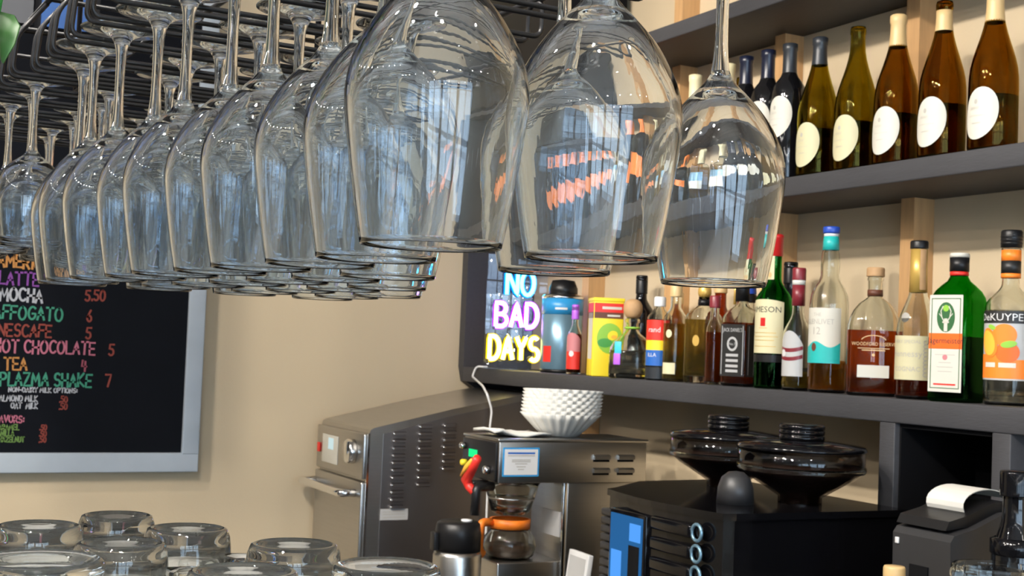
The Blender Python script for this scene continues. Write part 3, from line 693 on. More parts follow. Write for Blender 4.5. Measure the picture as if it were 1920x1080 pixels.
# square green herbal liqueur
SQ = [(0, 0, 6), (.036, 0, 6), (.0395, .003, 6), (.0405, .008, 6), (.0405, .09, 6), (.0405, .178, 6), (.0390, .190, 5), (.0345, .201, 4), (.027, .211, 3), (.0195, .219, 2.3), (.0160, .227, 2), (.0152, .24, 2), (.0152, .250, 2), (.0150, .252, 2)]
b = bottle('herbal_liqueur_bottle', 'square dark green bottle with white label and orange band', at(1.815, 1.790), 'g_jgreen', SQ, ('l_dark', .118), seg=48)
b.rotation_euler = (0, 0, R(14))
sleeve(b, 'red', .229, .236, .0166, .0164, 'neck_band'); lathe('cap', 'blackp', b, [(.0156, .2362), (.0172, .2365), (.0172, .262), (0, .262)], 24); lathe('cap_top', 'offwhite', b, [(0, .262), (.0176, .262), (.0176, .268), (.016, .270), (0, .270)], 24)
f = flat(.0405, R(180)); g = lift(f, .0003); h_ = lift(f, .0006)
strip('label', 'offwhite', b, f, -.033, .033, .018, .192, 4); 
for a, c, d, e in ((-.029, -.0275, .024, .186), (.0275, .029, .024, .186), (-.029, .029, .1845, .186), (-.029, .029, .024, .0255)): strip('label_border', 'dark_green', b, g, a, c, d, e, 2)
strip('label_band', 'deep_orange', b, g, -.033, .033, .095, .123, 4); ftext('lettering', 'ink', b, 'Jägermeister', .0105, h_, 0, .105, .92)
disc('label_emblem', 'dark_green', b, g, 0, .152, .018, .027)
mb = MB()
for s_ in (-1, 1):
    ribbon(mb, [(s_ * .002, .142), (s_ * .008, .152), (s_ * .010, .163), (s_ * .006, .171)], .0018, h_); ribbon(mb, [(s_ * .008, .152), (s_ * .013, .158)], .0014, h_)
ribbon(mb, [(0, .146), (0, .130)], .007, h_); ribbon(mb, [(-.005, .143), (.005, .143)], .003, h_); mb.build('label_stag', 'offwhite', b)
disc('label_halo', 'lime', b, h_, 0, .168, .006, .006); strip('label_rule', 'red', b, g, -.022, .022, .030, .033, 3)
disc('label_mark', 'pink', b, g, 0, .080, .005, .005)
for z, w in ((.084, .02), (.070, .012), (.062, .016), (.054, .014)): strip('label_print', 'greyink', b, g, -w, w, z, z + .001, 3)
# orange liqueur
b = bottle('orange_liqueur_bottle', 'clear liqueur bottle with pictured oranges, orange neck bands and black cap', at(1.825, 1.680), 'g_clear', round_prof(.275, .0415, .172, .212, .0150), ('l_clear', .165))
sleeve(b, 'orange', .222, .230, .0166, .0165, 'neck_band'); sleeve(b, 'black_label', .230, .252, .0166, .0166, 'neck_label'); sleeve(b, 'orange', .252, .271, .0166, .0166, 'neck_band'); lathe('cap', 'blackp', b, [(0, .2755), (.0182, .2755), (.0182, .303), (.016, .306), (0, .306)], 24)
for z in (.281, .287, .293): lathe('cap_ridge', 'blackp', b, [(.0182, z), (.0188, z + .001), (.0188, z + .002), (.0182, z + .003)], 24)
f = cyl(.0415, R(208)); g = lift(f, .0004); h_ = lift(f, .0008); i_ = lift(f, .0012)
strip('label', 'silverink', b, f, -.056, .052, .044, .160, 26); strip('label_band', 'black_label', b, g, -.056, .052, .142, .163, 26)
ftext('lettering', 'white', b, 'DeKUYPER', .0125, h_, -.002, .1465, 1.1)
strip('label_base', 'orange', b, g, -.056, .052, .047, lambda u: .088 if u < .1 else (.080 if u > .35 else .086), 26)
disc('printed_orange', 'orange', b, h_, .002, .122, .021, .019); disc('printed_orange', 'deep_orange', b, h_, .008, .092, .020, .018); disc('printed_slice_rind', 'orange', b, i_, -.026, .108, .017, .026, R(14)); disc('printed_slice', 'orange_light', b, lift(f, .0016), -.027, .108, .0138, .022, R(14))
disc('printed_leaf', 'lime', b, lift(f, .0018), .010, .106, .013, .006, R(10)); disc('printed_leaf', 'lime', b, i_, -.020, .135, .008, .004, R(-20))
strip('label_print', 'offwhite', b, h_, -.034, -.012, .066, .074, 6); strip('label_print', 'offwhite', b, h_, -.006, .022, .066, .074, 6)
# square black-labelled whiskey
SQ2 = [(0, 0, 6), (.030, 0, 6), (.0335, .003, 6), (.0342, .008, 6), (.0342, .09, 6), (.0342, .150, 6), (.0332, .158, 5), (.0295, .166, 4), (.023, .173, 3), (.0165, .179, 2.2), (.0140, .186, 2), (.0140, .212, 2)]
b = bottle('black_label_whiskey', 'square whiskey bottle with ornate black and silver label', at(1.815, 2.437), 'g_clear', SQ2, ('l_bourbon', .142), seg=48); b.rotation_euler = (0, 0, R(20))
lathe('cap', 'blackp', b, [(.0142, .190), (.0158, .190), (.0158, .232), (.014, .235), (0, .235)], 24)
for q, a in enumerate((180, 270)):
    f = flat(.0342, R(a)); g = lift(f, .0003); h_ = lift(f, .0006)
    strip('label', 'black_label', b, f, -.031, .031, .022, .138, 3)
    if q == 0:
        disc('label_emblem', 'silverink', b, g, 0, .094, .014, .016); disc('label_emblem_core', 'black_label', b, h_, 0, .094, .009, .011)
        ftext('lettering', 'silverink', b, 'JACK DANIEL\'S', .0085, g, 0, .121, .62); ftext('lettering', 'silverink', b, 'No.7', .006, lift(f, .0009), 0, .091)
        for z in (.066, .054, .042, .031): strip('label_print', 'silverink', b, g, -.016, .016, z, z + .006, 3)
        for s_ in (-1, 1): strip('label_border', 'silverink', b, g, s_ * .0275 - .0008, s_ * .0275 + .0008, .026, .134, 2)
    else:
        for s_ in (-.022, .0, .022): strip('label_border', 'silverink', b, g, s_ - .001, s_ + .001, .026, .134, 2)
# slim orange spirit
b = bottle('orange_spirit_bottle', 'slim bottle of orange spirit beside the black-labelled whiskey', at(1.800, 2.520), 'g_clear', round_prof(.200, .0185, .125, .155, .0105), ('l_orange', .12)); cap(b, 'burgundy_foil', .176, .204, .0125)
b = bottle('blue_capped_bottle', 'bottle with royal blue stopper between two yellow straws of foil', at(1.925, 2.562), 'g_clear', round_prof(.215, .034, .145, .185, .0150), ('l_whisky', .14))
cap(b, 'royal_blue', .2152, .255, .0195, 'stopper', .0165); cap(b, 'blackp', .195, .2142, .0205, 'stopper_collar')
for s_ in (-1, 1): tube('neck_ribbon', 'gold', b, [(s_ * .022, -s_ * .022, .19), (s_ * .0215, -s_ * .0215, .25)], .004, 6)
# gold square bottle with ball stopper, and gold bottle left of it
SQ3 = [(0, 0, 5), (.033, 0, 5), (.0365, .003, 5), (.0375, .01, 5), (.0375, .09, 5), (.0375, .150, 5), (.036, .160, 4), (.030, .170, 3), (.020, .178, 2.4), (.0140, .184, 2), (.0135, .204, 2)]
b = bottle('tequila_bottle', 'square bottle of golden tequila with round gold stopper', at(1.835, 2.612), 'g_clear', SQ3, ('l_gold', .150), seg=48, bt=.016); b.rotation_euler = (0, 0, R(28))
lathe('stopper', 'gold', b, [(0, .2042), (.013, .2042), (.016, .212), (.016, .222), (.012, .230), (.014, .236), (.016, .243), (.013, .251), (0, .254)], 24); sleeve(b, 'blackp', .184, .198, .0152, .0148, 'neck_band')
f = flat(.0375, R(180)); disc('label', 'gold', b, f, 0, .10, .009, .013)
b = bottle('golden_rum_bottle', 'pale gold bottle squeezed left of the square tequila', at(1.815, 2.702), 'g_clear', round_prof(.235, .0285, .150, .182, .0130), ('l_gold', .140)); cap(b, 'tan_foil', .205, .240, .0148)
strip('label', 'cream', b, cyl(.0285, R(205)), -.018, .018, .018, .045); disc('label_seal', 'cream', b, cyl(.0285, R(205)), .0, .115, .008, .010)
# back row amber bottles behind
for i, (x, y, h, lm, cm, lb) in enumerate(((1.925, 2.86, .225, 'l_whisky', 'tan_foil', 'amber bottle in the back row behind the red, yellow and blue label'), (1.93, 2.68, .250, 'l_cognac', 'tan_foil', 'dark amber bottle in the back row behind the square tequila'), (1.925, 2.487, .250, 'l_cognac', 'blackp', 'brown bottle with black cap behind the black-labelled whiskey'))):
    b = bottle('back_row_bottle', lb, at(x, y), 'g_clear', round_prof(h - .012, .034, h * .6, h * .76, .0145), (lm, h * .9)); cap(b, cm, h - .030, h, .0162)
b = bottle('black_wine_bottle', 'black bottle in the back row behind the yellow carton', at(1.93, 3.04), 'g_dark', round_prof(.27, .036, .17, .215, .0145), None, solid=True); cap(b, 'blackp', .225, .274, .0158)
# red / yellow / blue label
b = bottle('vanilla_rum_bottle', 'clear bottle with red, yellow and blue banded label', at(1.815, 2.772), 'g_clear', round_prof(.200, .0305, .152, .180, .0130), ('l_clear', .15)); cap(b, 'white', .182, .206, .0148)
f = cyl(.0305, R(212)); g = lift(f, .0004)
strip('label', 'red', b, f, -.040, .040, .098, .148); strip('label_middle', 'yellow', b, f, -.040, .040, .074, .098); strip('label_base', 'blue', b, f, -.040, .040, .036, .074)
ftext('lettering', 'white', b, 'rand', .013, g, 0, .118); ftext('lettering', 'white', b, 'ILLA', .009, g, -.004, .058); strip('plinth', 'slate_foil', b, f, -.040, .040, .004, .032)
# squat clear tequila with ball cork
b = bottle('squat_tequila_bottle', 'squat clear bottle with round cork ball, green ribbon and hanging tag', at(1.808, 2.885), 'g_clear', [(0, 0, 4), (.044, 0, 4), (.049, .003, 4), (.050, .008, 4), (.050, .05, 4), (.048, .078, 4), (.041, .094, 3.4), (.030, .106, 2.6), (.021, .114, 2), (.0165, .122, 2), (.0160, .140, 2), (.019, .143, 2), (.019, .150, 2), (.0165, .152, 2)], ('l_clear', .07), seg=44, t_=.004, bt=.012); b.rotation_euler = (0, 0, R(35))
lathe('cork_ball', 'cork', b, [(0, .1525), (.014, .1535), (.019, .158), (.0235, .167), (.0250, .177), (.0235, .187), (.018, .196), (.009, .201), (0, .202)], 24)
tube('ribbon', 'lime', b, [(.0185 * math.cos(R(a)), .0185 * math.sin(R(a)), .128) for a in range(0, 360, 20)], .0028, 6, True)
f = flat(.053, R(180)); 
tube('tag_cord', 'lime', b, [(-.019, 0, .128), (-.037, .004, .115), (-.054, .012, .092)], .0015, 5)
MB().box(-.0575, -.0545, .004, .022, .062, .092, .001).build('tag', 'aqua', b); MB().box(-.0577, -.0543, .006, .024, .034, .0625, .001).build('tag_lower', 'lilac', b)
# yellow carton
ca = thing('drink_carton', 'yellow carton with red top band and green oval', 'carton', at(1.815, 3.029)); ca.rotation_euler = (0, 0, R(-20))
box('carton_body', 'yellow', ca, -.040, .040, -.040, .040, 0, .205, .003); box('top_rim', 'yellow', ca, -.0415, .0415, -.0415, .0415, .196, .206, .002)
for k_, a in enumerate((270, 180)):
    f = flat(.040, R(a)); g = lift(f, .0004); h_ = lift(f, .0008)
    strip('print_band', 'red', ca, f, -.0385, .0385, .168, .192, 3); strip('print_band_brown', 'brown_print', ca, f, -.0385, .0385, .152, .168, 3)
    if k_ == 0:
        disc('print_oval', 'lime', ca, f, .004, .100, .034, .040); disc('print_fruit', 'yellow', ca, g, .012, .108, .014, .012, R(30)); disc('print_leaf', 'green', ca, g, -.008, .088, .020, .012); disc('print_swirl', 'orange_light', ca, h_, .016, .104, .008, .005)
        strip('print_line', 'offwhite', ca, g, -.018, .034, .176, .183, 3); strip('print_line', 'offwhite', ca, g, -.004, .030, .157, .162, 3)
    else: strip('side_panel', 'offwhite', ca, f, -.028, .028, .045, .166, 3)
# small red bottle
b = bottle('red_bottle', 'little bottle with pink and red label beside the blue canister', at(1.80, 3.165), 'g_clear', round_prof(.185, .0205, .100, .140, .009), ('l_cognac', .11)); cap(b, 'lilac', .150, .190, .0105)
f = cyl(.0205, R(218)); strip('label', 'pink', b, f, -.026, .026, .062, lambda u: .095 + .018 * (1 - u * u)); strip('label_base', 'red', b, f, -.026, .026, .014, .062); disc('label_mark', 'white', b, lift(f, .0004), 0, .056, .007, .008)
# blue canister
cn = thing('canister', 'tall steel-blue canister with bright blue band and black lid', 'canister', at(1.845, 3.320))
lathe('body', 'steel_blue', cn, [(0, .006), (.056, .006), (.058, .008), (.058, .210), (0, .210)], 36); lathe('base_ring', 'blackp', cn, [(0, 0), (.055, 0), (.0585, .003), (.0585, .010), (.05, .010)], 36); lathe('band', 'sky_blue', cn, [(.0582, .165), (.0588, .165), (.0588, .210), (.0582, .210)], 36)
lathe('rim', 'chrome', cn, [(.040, .2102), (.059, .2102), (.060, .214), (.056, .220), (.042, .224), (.038, .224)], 36); lathe('lid', 'blackp', cn, [(0, .218), (.041, .218), (.041, .240), (.032, .262), (0, .266)], 30)
strip('print_badge', 'red', cn, cyl(.058, R(200), .0006), -.018, .012, .03, .075, 8); strip('print_line', 'white', cn, cyl(.0588, R(225), .0006), -.005, .030, .178, .184, 8)

# ------------------------------------------------------------------ neon sign
ns = thing('neon_sign', 'clear acrylic sign with glowing cyan, violet and yellow words', 'sign', at(1.815, 3.560), R(-20))
M['acrylic'] = pane_mat('clear_acrylic', (.90, .92, .97), .07); 
box('acrylic_sheet', 'acrylic', ns, -.088, .096, -.003, .003, .004, .345, .001); box('foot', 'acrylic', ns, -.085, .092, -.03, .03, 0, .004, .001)
NE = {'c': ((.10, .70, 1.0), (.0, .25, .9)), 'v': ((.75, .35, 1.0), (.40, .02, .9)), 'y': ((1.0, .85, .22), (.85, .60, .0))}
for k_, (a, b_) in NE.items(): M['neon_' + k_] = emis('neon_tube_' + k_, a, 9.0); M['neonj_' + k_] = emis('neon_jacket_' + k_, b_, 2.2)
for t_, c, h, xc, z in (('NO', 'c', .070, .012, .224), ('BAD', 'v', .070, .004, .128), ('DAYS', 'y', .068, .000, .030)):
    xs = .80 if len(t_) < 4 else .72
    for ch_, g in zip(t_, glyphs(t_, h, xc - twidth(t_) * h * xs / 2, z, 0, xs)):
        mb = MB(); mj = MB()
        for s_ in g:
            pts = []
            for p, q in zip(s_, s_[1:]):
                n = max(1, int(math.dist(p, q) / .008)); pts += [(p[0] + (q[0] - p[0]) * i / n, p[1] + (q[1] - p[1]) * i / n) for i in range(n)]
            pts.append(s_[-1])
            mb.tube([(x, -.0165, y) for x, y in pts], .0066, 8); mj.tube([(x, -.0118, y) for x, y in pts], .0094, 8)
        o = mb.build('neon_letter', 'neon_' + c, ns); mj.build('tube_jacket', 'neonj_' + c, o)
cdp = round_path([(1.770, 3.64, 1.391), (1.752, 3.68, 1.391), (1.745, 3.69, 1.36), (1.690, 3.50, 1.338), (1.645, 3.375, 1.318), (1.660, 3.372, 1.275), (1.655, 3.370, 1.226), (1.655, 3.365, .80), (1.70, 3.25, .765), (1.90, 3.2, .765)], .012, 4)
tag(tube('power_cord', 'cord_white', None, cdp, .0034, 8), 'white power cord dropping from the neon sign shelf', 'cord')

# ------------------------------------------------------------------ oven
ov = thing('countertop_oven', 'stainless countertop oven with louvred dark side in the corner', 'oven', (0, 0, 0))
prof_o = [(1.305, .775), (1.305, 1.205), (1.309, 1.215), (1.318, 1.220), (1.55, 1.275), (1.76, 1.318), (1.84, 1.325), (1.90, 1.31), (1.90, .775)]
MB().prism(prof_o, 'y', 3.392, 3.787).build('body', 'steel', ov)
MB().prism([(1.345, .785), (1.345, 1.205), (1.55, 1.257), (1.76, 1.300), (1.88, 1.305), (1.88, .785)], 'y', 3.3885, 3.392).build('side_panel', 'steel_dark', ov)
for x in (1.36, 1.84):
    for y in (3.43, 3.76): lathe('foot', 'blackp', ov, [(0, .76), (.02, .76), (.017, .775), (0, .775)], 12, cx=x, cy=y)
cp = box('control_panel', 'steel', ov, 1.292, 1.305, 3.40, 3.785, 1.080, 1.203, .004)
box('panel_face', 'offwhite', cp, 1.290, 1.292, 3.60, 3.73, 1.100, 1.180, .0005); M['lcd'] = emis('pale_display', (.75, .95, .95), .8)
box('display', 'lcd', cp, 1.2885, 1.290, 3.635, 3.675, 1.14, 1.172); kn = lathe('knob', 'chrome', cp, [(0, 0), (.034, 0), (.034, .018), (.028, .024), (0, .024)], 24); kn.rotation_euler = (0, R(-90), 0); kn.location = (1.292, 3.475, 1.150)
box('switch', 'red', cp, 1.288, 1.292, 3.752, 3.772, 1.125, 1.152, .001)
dr = box('door', 'steel', ov, 1.290, 1.305, 3.40, 3.785, .79, 1.072, .004); box('door_edge', 'chrome', ov, 1.300, 1.306, 3.3885, 3.394, .79, 1.205)
tube('handle', 'chrome', dr, round_path([(1.292, 3.78, 1.04), (1.245, 3.78, 1.04), (1.245, 3.44, 1.04), (1.292, 3.44, 1.04)], .02), .011, 12)
lv = MB(); lv.prism([(0, 0), (-.010, -.003), (-.010, -.010), (0, -.012)], 'x', 0, .036)
lv_me = MB().add([(x, y * 1.0, z) for x, y, z in lv.v], lv.f, False).mesh('vent_louvre', 'steel_dark')
lv2_me = MB().lathe([(0, -.004), (.004, -.003), (.0052, 0), (.004, .003), (0, .004)], 10).mesh('louvre_end', 'chrome')
for x, z0, n, zs in ((1.372, 1.212, 11, .0198), (1.448, 1.232, 9, .0198), (1.522, 1.236, 7, .0198)):
    for i in range(n):
        o = link(lv_me, 'vent_louvre', ov, (x, 3.3885, z0 - i * zs)); link(lv2_me, 'louvre_end', o, (.001, -.006, -.007))
pt = box('rating_plate', 'silverink', ov, 1.344, 1.425, 3.386, 3.3885, .972, 1.002)
for z in (.979, .987, .994): box('plate_print', 'greyink', pt, 1.352, 1.418, 3.3855, 3.386, z, z + .0015)

# ------------------------------------------------------------------ coffee brewer
br = thing('coffee_brewer', 'stainless drip coffee brewer with green display on the counter', 'coffee brewer', (0, 0, 0))
box('head', 'steel', br, 1.402, 1.81, 2.80, 2.992, 1.134, 1.232, .003); box('top_plate', 'steel', br, 1.398, 1.813, 2.797, 2.995, 1.232, 1.238, .002)
box('column', 'steel', br, 1.592, 1.80, 2.805, 2.987, .785, 1.134, .003); box('column_edge', 'chrome', br, 1.582, 1.592, 2.805, 2.815, .785, 1.134, .002); box('base', 'steel', br, 1.42, 1.80, 2.80, 2.992, .76, .785, .003); box('warmer_plate', 'steel', br, 1.42, 1.592, 2.82, 2.975, .785, .945, .003)
fp = box('front_panel', 'blackp', br, 1.396, 1.402, 2.806, 2.988, 1.137, 1.228, .002)
M['green_led'] = emis('green_display', (.02, .9, .28), 1.1); box('display', 'green_led', fp, 1.3935, 1.396, 2.905, 2.950, 1.184, 1.203, .001)
for y, z, r, m in ((2.838, 1.162, .010, 'chrome'), (2.975, 1.208, .008, 'chrome'), (2.965, 1.168, .008, 'yellow')):
    o = lathe('knob', m, fp, [(0, 0), (r, 0), (r, .012), (r * .7, .015), (0, .015)], 16); o.location = (1.396, y, z); o.rotation_euler = (0, R(-90), 0)
stk = box('instruction_sticker', 'sky_blue', br, 1.412, 1.508, 2.7985, 2.80, 1.150, 1.218); f = lambda s, t_: (s, 2.7975, t_)
box('sticker_face', 'white', stk, 1.416, 1.504, 2.798, 2.7985, 1.154, 1.214)
strip('print_bar', 'blue', stk, f, 1.424, 1.496, 1.203, 1.207, 2); strip('print_bar', 'greyink', stk, f, 1.424, 1.496, 1.198, 1.200, 2)
for z, w in ((1.188, .025), (1.184, .025), (1.179, .016), (1.172, .012), (1.166, .008)): strip('print_line', 'greyink', stk, f, 1.460 - w, 1.460 + w, z, z + .002, 2)
for x in (1.657, 1.726):
    for z in (1.196, 1.164):
        MB().prism([(0, .006), (-.008, .002), (-.009, -.006), (0, -.006)], 'x', x, x + .046).build('vent_louvre', 'steel', br, loc=(0, 2.80, z)); box('vent_slot', 'blackm', br, x, x + .046, 2.7995, 2.8005, z - .012, z - .006)
fn = lathe('brew_funnel', M['g_smoke2'] if 'g_smoke2' in M else 'g_clear', br, [(0, 1.050), (.035, 1.050), (.048, 1.058), (.066, 1.120), (.070, 1.128), (.070, 1.134), (.066, 1.134), (.062, 1.118), (.044, 1.062), (0, 1.055)], 32, cx=1.487, cy=2.895)
lathe('funnel_ring', 'steel', br, [(.0545, 1.086), (.0565, 1.086), (.0580, 1.092), (.056, 1.092)], 32, cx=1.487, cy=2.895); box('funnel_handle', 'blackp', br, 1.375, 1.425, 2.878, 2.912, 1.118, 1.131, .004)
box('notice', 'silverink', br, 1.588, 1.592, 2.83, 2.92, 1.0, 1.06)
fc = tube('faucet', 'blackp', br, round_path([(1.40, 2.825, 1.125), (1.352, 2.812, 1.125), (1.350, 2.810, 1.060)], .015), .011, 12)
MB().tube([(1.350, 2.812, 1.110), (1.344, 2.832, 1.124), (1.338, 2.838, 1.140), (1.334, 2.805, 1.168), (1.330, 2.766, 1.196)], [.009, .011, .013, .013, .010], 10).build('lever', 'red', fc)
MB().tube([(1.325, 2.838, 1.148), (1.3225, 2.806, 1.171), (1.321, 2.776, 1.192)], [.004, .007, .004], 8).build('lever_insert', 'orange_light', fc)  # orange strip paints a highlight along the red lever
# airpot
ap = thing('airpot', 'stainless thermal coffee pot with black lid below the red lever', 'airpot', (1.325, 2.842, .76))
lathe('body', 'steel', ap, [(0, 0), (.054, 0), (.057, .004), (.057, .205), (.053, .216), (0, .216)], 36); lathe('lid', 'blackp', ap, [(0, .216), (.054, .216), (.054, .26), (.051, .278), (.044, .284), (0, .284)], 36)
box('latch', 'blackp', ap, -.066, -.052, -.012, .012, .218, .26, .003); lathe('pump_button', 'white', ap, [(0, .284), (.013, .284), (.013, .289), (0, .290)], 20, cx=.012, cy=-.018)
# decanter with orange handle
dc = thing('decanter', 'glass coffee decanter with orange collar and handle under the brewer', 'decanter', (1.487, 2.895, .945))
lathe('glass_bowl', 'g_clear', dc, shell([(0, 0), (.048, 0), (.060, .008), (.066, .03), (.060, .052), (.048, .066), (.044, .072)], .002, .003), 32); lathe('coffee', 'bean', dc, [(0, .0045), (.044, .0045), (.056, .010), (.0622, .03), (0, .03)], 28)
lathe('collar', 'orange', dc, [(.0445, .072), (.049, .072), (.050, .094), (.045, .094)], 32); tube('handle', 'orange', dc, round_path([(-.047, 0, .086), (-.085, -.012, .088), (-.088, -.013, .02), (-.075, -.011, .012)], .015), .010, 10)
# coffee filters and paper on the brewer
tag(MB().add([(1.42 + i * .022, 2.84 + j * .03, 1.2385 + .004 * math.sin(i * 1.3 + j) + (.006 if i < 2 else 0)) for i in range(8) for j in range(5)] + [(1.42 + i * .022, 2.84 + j * .03, 1.2415 + .004 * math.sin(i * 1.3 + j) + .002 + (.008 if i < 2 else 0)) for i in range(8) for j in range(5)],
    [(i * 5 + j + o, i * 5 + j + 1 + o, i * 5 + j + 6 + o, i * 5 + j + 5 + o) for o in (0, 40) for i in range(7) for j in range(4)] + [(i * 5 + e, i * 5 + 5 + e, i * 5 + 45 + e, i * 5 + 40 + e) for e in (0, 4) for i in range(7)] + [(q * 35 + j, q * 35 + j + 1, q * 35 + j + 41, q * 35 + j + 40) for q in (0, 1) for j in range(4)]).build('paper_sheet', 'paper', loc=(-.012, 0, .004)),
    'crumpled white paper sheet lying on the coffee brewer', 'paper')
NF = 96; V = []; F = []
rings = [(.0, .000, 0), (.040, .000, 0), (.046, .003, .0005), (.064, .020, .0020), (.084, .042, .0040), (.096, .056, .0050)]
def frow(r, z, am): return [((r + am * math.cos(i * 2 * math.pi / NF * 24)) * math.cos(i * 2 * math.pi / NF), (r + am * math.cos(i * 2 * math.pi / NF * 24)) * math.sin(i * 2 * math.pi / NF), z) for i in range(NF)]
full = rings[1:] + [(r - .0012, z + .0014, am) for r, z, am in rings[1:]][::-1]
for q in full: V += frow(*q)
for a in range(len(full) - 1): F += [(a * NF + i, a * NF + (i + 1) % NF, (a + 1) * NF + (i + 1) % NF, (a + 1) * NF + i) for i in range(NF)]
F += [tuple(range(NF))[::-1], tuple((len(full) - 1) * NF + i for i in range(NF))]
filt = MB().add(V, F).mesh('coffee_filter', 'paper')
for i in range(8):
    o = link(filt, 'coffee_filter', None, (1.615 + i * .0007, 2.895, 1.2385 + i * .0082)); o.rotation_euler = (R(.0), R(.35 * i), i * .13)
    tag(o, 'white fluted paper coffee filter, %s from the bottom of the stack' % ORD[i], 'coffee filter', 'stack of coffee filters on the brewer')

# ------------------------------------------------------------------ espresso machine with two hoppers
es = thing('espresso_machine', 'glossy black automatic espresso machine with blue screen', 'espresso machine', (0, 0, 0))
def foot_poly(e=0):
    P = [(1.752 + e, 1.842 - e), (1.752 + e, 2.37 + e), (1.50, 2.34 + e), (1.375, 2.232 + e)]
    for i in range(9):
        t_ = i / 8; P.append((1.352 - e - .022 * math.sin(math.pi * t_), 2.215 + e - (.368 + 2 * e) * t_))
    return P + [(1.372, 1.842 - e)]
MB().prism(foot_poly(), 'z', .78, 1.176).build('body', 'blackg', es); MB().prism(foot_poly(.004), 'z', 1.176, 1.188).build('top_plate', 'blackg', es); MB().prism(foot_poly(-.01), 'z', .76, .78).build('plinth', 'blackm', es)
sf = box('screen_frame', 'blackg', es, 1.322, 1.345, 2.040, 2.165, .99, 1.160, .004)
M['screen'] = emis('blue_screen', (.03, .16, .42), .8); M['screen2'] = emis('bright_blue_icon', (.10, .38, 1.0), 1.0)
box('screen', 'screen', sf, 1.320, 1.322, 2.048, 2.157, 1.0, 1.152); box('screen_icon', 'screen2', sf, 1.3185, 1.320, 2.052, 2.088, 1.108, 1.140); box('screen_shade', 'blackm', sf, 1.3185, 1.320, 2.055, 2.090, 1.0, 1.10); box('screen_icon', 'screen2', sf, 1.3188, 1.320, 2.115, 2.150, 1.02, 1.085)
for i in range(8):
    z = 1.150 - i * .036
    bt_ = box('button_ridge', 'blackg', es, 1.323, 1.350, 1.905, 2.030, z - .012, z + .012, .006)
    o = MB().tube([(0, .014 * math.cos(R(a)), .014 * math.sin(R(a))) for a in range(0, 360, 24)], .003, 8, True).build('button_ring', 'steel_blue', bt_, loc=(1.330, 1.892, z)); 
    o2 = MB().lathe([(0, .004), (.010, .003), (.012, 0), (0, 0)], 16).build('button', 'blackg', bt_, loc=(1.336, 1.892, z), rot=(0, R(-90), 0))
rm = MB()
for i in range(22): rm.box(1.345, 1.366, 2.19 - (i % 2) * .004, 2.236, .80 + i * .016, .814 + i * .016, .004)
rm.build('side_grip', 'greyp', es)
lathe('dome', 'greyp', es, [(0, 1.246), (.014, 1.244), (.026, 1.234), (.032, 1.216), (.034, 1.188), (0, 1.188)], 28, cx=1.47, cy=1.975)
def hopper(cx, cy, label, k):
    h = thing('bean_hopper', label, 'bean hopper', (cx, cy, 1.188), 0, 'bean hoppers on the espresso machine')
    pr = [(.036, 0), (.040, 0), (.040, .012), (.062, .026), (.098, .048), (.112, .060), (.116, .072), (.116, .098), (.1135, .098), (.1135, .073), (.109, .0625), (.096, .0505), (.060, .0285), (.036, .014)]
    lathe('bowl', 'g_smoke', h, pr + [pr[0]], 44)
    lathe('bead_rim', 'g_clear', h, [(.1165, .060), (.1185, .064), (.1175, .070), (.1162, .066), (.1165, .060)], 44)
    lathe('coffee_beans', 'bean', h, [(0, .001), (.034, .001), (.034, .0145), (.058, .0297), (.094, .0517), (.104, .060), (.108, .070), (.06, .077), (0, .074)], 36)['kind'] = 'stuff'
    lid = lathe('lid', 'blackg', h, [(0, .0985), (.118, .0985), (.119, .102), (.115, .108), (.05, .116), (0, .117)], 44)
    lathe('knob', 'blackg', lid, [(0, .116), (.040, .116), (.042, .119), (.042, .124), (.038, .1255), (.042, .127), (.042, .133), (.038, .1345), (.042, .136), (.042, .142), (.039, .145), (0, .145)], 32)
hopper(1.635, 2.228, 'smoky bean hopper with stepped lid, the rear one next to the brewer', 0)
hopper(1.605, 1.960, 'smoky bean hopper with stepped lid, the front one next to the cubbyhole', 1)
card = thing('card_holder', 'small white framed card leaning on the counter beside the espresso machine', 'card', (1.345, 2.365, .76))
c1 = box('frame', 'white', card, -.006, .006, -.045, .045, 0, .285, .002); box('card_face', 'silverink', c1, -.0068, -.006, -.036, .036, .010, .275); card.rotation_euler = (0, R(7), R(-4))

# ------------------------------------------------------------------ printer corner
cdw = thing('cash_drawer', 'black cash drawer under the receipt printer', 'drawer', (0, 0, 0)); box('case', 'greyp', cdw, 1.53, 1.757, 1.50, 1.69, .76, 1.05, .003); dd = box('drawer_front', 'blackp', cdw, 1.522, 1.53, 1.51, 1.68, .90, 1.035, .002); box('lock', 'chrome', dd, 1.519, 1.522, 1.588, 1.602, .98, .994, .001)
rp = thing('receipt_printer', 'black receipt printer with a curl of white paper', 'printer', (0, 0, 0))
MB().prism([(1.550, 1.05), (1.548, 1.180), (1.556, 1.190), (1.60, 1.200), (1.66, 1.222), (1.70, 1.226), (1.735, 1.21), (1.735, 1.05)], 'y', 1.530, 1.655).build('body', 'greyp', rp)
MB().prism([(1.552, 1.196), (1.56, 1.210), (1.60, 1.219), (1.655, 1.238), (1.69, 1.238), (1.69, 1.222), (1.60, 1.201)], 'y', 1.545, 1.652).build('paper_cover', 'blackp', rp)
box('indicator', 'white', rp, 1.5455, 1.5485, 1.640, 1.648, 1.163, 1.173, .001); box('feed_slot', 'blackm', rp, 1.546, 1.549, 1.575, 1.615, 1.085, 1.135)
pc = []
for i in range(13):
    a = R(200 - i * 14.5); pc.append((1.655 + .052 * math.cos(a), 1.232 + .026 * math.sin(a)))
pp = [(x, z) for x, z in pc] + [(x, z - .0014) for x, z in pc][::-1]
MB().prism(pp, 'y', 1.560, 1.640).build('paper_curl', 'paper', rp)
